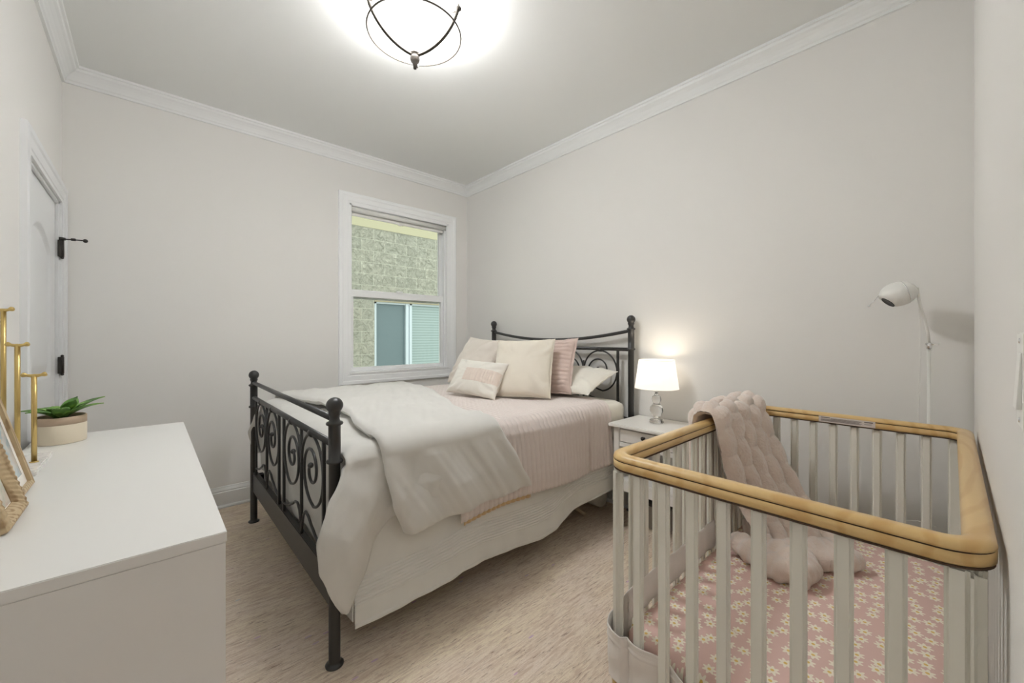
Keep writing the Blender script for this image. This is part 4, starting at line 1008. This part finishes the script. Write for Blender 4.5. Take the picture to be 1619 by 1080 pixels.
# ------------------------------------------------------------------ light switch beside the doorway
sw = thing('light_switch', (XC, 0.766, 1.127), 'white rocker light switch plate on the wall beside the doorway', 'switch')
mk('plate', MB().rbox((XC - 0.0040, 0.730, 1.070), (XC, 0.802, 1.184), 0.002), M['plastic'], sw)
mb = MB().add([(XC - 0.0040, 0.749, 1.094), (XC - 0.0040, 0.783, 1.094), (XC - 0.0040, 0.783, 1.160), (XC - 0.0040, 0.749, 1.160), (XC - 0.0085, 0.749, 1.094), (XC - 0.0085, 0.783, 1.094), (XC - 0.0050, 0.783, 1.160), (XC - 0.0050, 0.749, 1.160)], [(0, 1, 2, 3), (4, 5, 6, 7), (0, 4, 5, 1), (1, 5, 6, 2), (2, 6, 7, 3), (3, 7, 4, 0)])
mk('rocker', mb, M['plastic'], sw, bevel=0.0006)
for z in (1.080, 1.174): mk('screw', MB().lathe([(0.001, 0), (0.0032, 0.0002), (0.0025, 0.0014), (0.001, 0.0016)], (XC - 0.0040, 0.766, z), 12, (-1, 0, 0)), M['chrome'], sw)

# ------------------------------------------------------------------ dresser and what stands on it
DX_0, DX_1, DY_0, DY_1, DZT = -2.405, -0.998, YD + 0.036, 0.118, 0.78
ds = thing('dresser', ((DX_0 + DX_1) / 2, (DY_0 + DY_1) / 2, 0), 'low white dresser against the left wall, its grey-shadowed end panel facing out', 'dresser')
mk('top', MB().rbox((DX_0, DY_0, DZT - 0.022), (DX_1, DY_1, DZT), 0.0015), M['dresser'], ds)
mk('side_panel', MB().rbox((DX_1 - 0.020, DY_0, 0.0125), (DX_1 - 0.0015, DY_1 - 0.002, DZT - 0.022), 0.0012), M['dresser'], ds)
mk('side_panel', MB().rbox((DX_0 + 0.0015, DY_0, 0.0125), (DX_0 + 0.020, DY_1 - 0.002, DZT - 0.022), 0.0012), M['dresser'], ds)
mk('back_panel', MB().box((DX_0 + 0.02, DY_0, 0.03), (DX_1 - 0.02, DY_0 + 0.006, DZT - 0.022)), M['dresser'], ds)
mk('plinth', MB().box((DX_0 + 0.02, DY_1 - 0.04, 0.0125), (DX_1 - 0.02, DY_1 - 0.025, 0.06)), M['dresser'], ds)
for r in range(3):
    for c in range(2):
        x0 = DX_0 + 0.022 + c * (DX_1 - DX_0 - 0.044) / 2; x1 = x0 + (DX_1 - DX_0 - 0.044) / 2 - 0.004; z0 = 0.066 + r * 0.229
        mk('drawer', MB().rbox((x0, DY_1 - 0.020, z0), (x1, DY_1 - 0.002, z0 + 0.225), 0.0015), M['dresser'], ds)

pot = thing('potted_succulent', (-2.262, -0.247, DZT), 'green rosette succulent in a round cream pot with a raw clay rim', 'potted plant')
pc = (-2.262, -0.247, 0)
mk('pot', MB().lathe([(0.001, DZT), (0.066, DZT + 0.0005), (0.068, DZT + 0.004), (0.0685, DZT + 0.070), (0.0680, DZT + 0.072)], pc, 40), mat('cream_glaze', srgb(226, 214, 192), 0.55), pot)
mk('rim', MB().lathe([(0.0684, DZT + 0.0705), (0.0686, DZT + 0.096), (0.0665, DZT + 0.099), (0.0625, DZT + 0.098), (0.0620, DZT + 0.080)], pc, 40), paint('raw_clay', srgb(190, 168, 146), 0.85, 0.3), pot)
mk('soil', MB().lathe([(0.001, DZT + 0.086), (0.062, DZT + 0.084)], pc, 30), mat('soil', (0.03, 0.022, 0.015), 0.95), pot)
lf = mat('succulent_leaf', srgb(70, 108, 48), 0.42); t = NT(lf); n_ = t.noise(t.coord(), 25, 3)
t.col(t.ramp(n_, [(0.3, srgb(58, 92, 42)), (0.5, srgb(92, 134, 60)), (0.7, srgb(140, 176, 88))]))
M['leaf'] = lf
random.seed(4)
def leaf(ang, ln, wd, el, droop):
    ca, sa = math.cos(ang), math.sin(ang)
    def f(u, v):
        a = 2 * u - 1
        prof = wd * (math.sin(PI * min(1, 0.12 + 0.88 * v) ** 0.85) ** 0.75) * (1 - v ** 5) + 0.0004
        r = ln * v * math.cos(el); z = ln * (v * math.sin(el) - droop * v * v) + 0.006 * math.sin(v * 3)
        zz = z + 0.30 * abs(a) * prof
        x, y = 0.008 + r, a * prof
        return (pc[0] + x * ca - y * sa, pc[1] + x * sa + y * ca, DZT + 0.090 + zz)
    mk('leaf', MB().grid(f, 9, 16), M['leaf'], pot, solid=0.0035)
for ring_, (nn, ln, wd, el, dr_) in enumerate(((5, 0.060, 0.017, 1.2, 0.1), (6, 0.105, 0.023, 0.85, 0.15), (7, 0.145, 0.023, 0.55, 0.14))):
    for k in range(nn):
        a = 2 * PI * k / nn + ring_ * 0.5 + random.uniform(-0.12, 0.12)
        L2 = ln * random.uniform(0.85, 1.1)
        # keep clear of the wall
        if math.sin(a) < -0.4: L2 *= 0.72
        leaf(a, L2, wd, el + random.uniform(-0.08, 0.1), dr_)

# jewellery stand: three brass T bars on a marble base
marble = mat('white_marble', srgb(232, 229, 224), 0.25); t = NT(marble); n_ = t.noise(t.coord(), 14, 6, 0.6, 1.2)
t.col(t.ramp(n_, [(0.47, srgb(232, 229, 224)), (0.5, srgb(205, 202, 200)), (0.53, srgb(234, 231, 226))]))
js = thing('jewelry_stand', (-1.885, -0.285, DZT), 'gold three-bar jewelry stand on a white marble slab', 'jewelry stand')
mk('base', MB().rbox((-2.015, -0.345, DZT), (-1.752, -0.238, DZT + 0.016), 0.003), marble, js)
for (x, y, zt, yw) in ((-1.875, -0.259, 1.058, 0.25), (-1.905, -0.296, 1.150, -0.05), (-1.935, -0.328, 1.257, -0.25)):
    mb = MB(); mb.cyl((x, y, DZT + 0.015), (x, y, zt), 0.0062, 16); mb.lathe([(0.001, 0), (0.010, 0), (0.010, 0.003), (0.001, 0.004)], (x, y, DZT + 0.0155), 16)
    pl = mk('post', mb, M['gold'], js)
    d = Vector((math.cos(1.25 + yw), math.sin(1.25 + yw), 0)); hl = 0.026
    c = Vector((x, y, zt))
    pts = [c + d * (hl * q) + Vector((0, 0, 0.006 * abs(q) ** 1.5)) for q in (-1, -0.97, -0.85, -0.72, -0.55, -0.3, 0, 0.3, 0.55, 0.72, 0.85, 0.97, 1)]
    rr = [0.0015, 0.0055, 0.0072, 0.0062, 0.0042, 0.0046, 0.006, 0.0046, 0.0042, 0.0062, 0.0072, 0.0055, 0.0015]
    mk('crossbar', MB().tube(pts, rr, 14), M['gold'], pl)

# leaning picture frames facing into the room
def art(name, cols, seed):
    m = mat(name, cols[0], 0.25); t = NT(m); n1 = t.noise(t.coord((1, 1, 1), (0, 0, 0), (seed, seed, 0)), 15, 4, 0.5, 0.8); n2 = t.noise(t.coord((1, 1, 1), (0, 0, 0), (seed + 3, 1, 2)), 11, 3, 0.5, 0.5)
    c = t.ramp(n1, [(0.40, cols[0]), (0.50, cols[1]), (0.60, cols[2])]); c = t.mix(t.ramp(n2, [(0.50, (0, 0, 0)), (0.62, (1, 1, 1))]), c, cols[3]); t.col(c)
    m.node_tree.nodes['Principled BSDF'].inputs['Coat Weight'].default_value = 0.6
    return m
def frame(label, x1, y, W_, H_, fw_, th, lean, m_f, m_a, matw, carved=False, yaw=0.0):
    """x1 = far (low x) bottom corner; spreads towards the camera; leans back towards the left wall"""
    e = thing('picture_frame', (x1 + W_ / 2, y, DZT), label, 'picture frame')
    R_ = Matrix.Translation((x1, y, DZT + 0.0005)) @ Matrix.Rotation(yaw, 4, 'Z') @ Matrix.Rotation(lean, 4, 'X')
    def P(a, b, c): return (R_ @ Vector((a, -c, b)))[:]     # a across, b up, c back
    def bx(a0, a1, b0, b1, c0, c1):
        mb = MB(); vs = [P(a, b, c) for c in (c0, c1) for (a, b) in ((a0, b0), (a1, b0), (a1, b1), (a0, b1))]
        mb.add(vs, [(0, 1, 2, 3), (7, 6, 5, 4), (0, 4, 5, 1), (1, 5, 6, 2), (2, 6, 7, 3), (3, 7, 4, 0)]); return mb
    mb = MB()
    # moulding: mitred ring with profile (inset, height towards the room)
    prof = [(0, 0.0), (0, -th)] 
    if carved: prof += [(fw_ * 0.12, -th - 0.004), (fw_ * 0.35, -th - 0.007), (fw_ * 0.6, -th - 0.004), (fw_ * 0.85, -th + 0.004), (fw_, -th + 0.010)]
    else: prof += [(fw_ * 0.3, -th), (fw_, -th + 0.002)]
    prof += [(fw_, 0.0)]
    k = len(prof); seg = 120 if carved else 1; ringpts = []
    sides = [((0, 0), (1, 0)), ((1, 0), (1, 1)), ((1, 1), (0, 1)), ((0, 1), (0, 0))]
    rows = []
    for (s0, s1) in sides:
        for q in range(seg):
            t_ = q / seg; row = []
            for (d, c) in prof:
                ax_ = lerp(s0[0], s1[0], t_); bx_ = lerp(s0[1], s1[1], t_)
                a = lerp(d, W_ - d, ax_); b = lerp(d, H_ - d, bx_)
                cc_ = c
                if carved and c < -th * 0.5 and 0 < d < fw_: cc_ = c - 0.0009 * math.sin(t_ * 2 * PI * 15 + d * 160)
                if carved and d == 0:
                    wv_ = 0.0005 * math.sin(t_ * 2 * PI * 15 + 0.8); 
                    if s0[1] == s1[1]: b += wv_ * (1 if s0[1] else -1) + (0.0005 if not s0[1] else 0)
                    else: a += wv_ * (1 if s0[0] else -1)
                row.append(P(a, b, cc_))
            rows.append(row)
    n_ = len(rows); vs = [p for r in rows for p in r]
    fs = [(i * k + j, i * k + (j + 1) % k, ((i + 1) % n_) * k + (j + 1) % k, ((i + 1) % n_) * k + j) for i in range(n_) for j in range(k)]
    mb.add(vs, fs); mk('moulding', mb, m_f, e)
    mk('mat_board', bx(fw_ - 0.002, W_ - fw_ + 0.002, fw_ - 0.002, H_ - fw_ + 0.002, -0.004, -0.002), mat('mat_board', srgb(236, 233, 226), 0.5), e)
    mk('picture', bx(fw_ + matw, W_ - fw_ - matw, fw_ + matw * 1.2, H_ - fw_ - matw, -0.0048, -0.0040), m_a, e)
    mk('backing', bx(0.004, W_ - 0.004, 0.004, H_ - 0.004, -0.0015, 0.003), M['hinge'], e)
    s0_ = R_ @ Vector((W_ * 0.5, -0.004, H_ * 0.62))
    mb = MB(); st = Vector((s0_.x, max(s0_.y - 0.035, YD + 0.045), DZT + 0.001)); mb.tube([s0_, st], [0.006, 0.006], 8); mk('stand_leg', mb, M['hinge'], e)
a1 = art('watercolour_blue', [srgb(226, 224, 216), srgb(176, 194, 196), srgb(150, 172, 180), srgb(206, 196, 184)], 2.0)
a2 = art('watercolour_blush', [srgb(240, 236, 228), srgb(236, 222, 210), srgb(226, 198, 182), srgb(200, 206, 196)], 7.0)
frame('thin pale wood picture frame with blue-grey watercolour, leaning beside the gold stand', -1.672, -0.243, 0.215, 0.275, 0.011, 0.014, D(14), M['ashwood'], a1, 0.022)
frame('carved rope-edge wood picture frame with blush print, nearest the camera on the dresser', -1.440, -0.226, 0.165, 0.215, 0.027, 0.016, D(15), M['ashwood'], a2, 0.002, True)
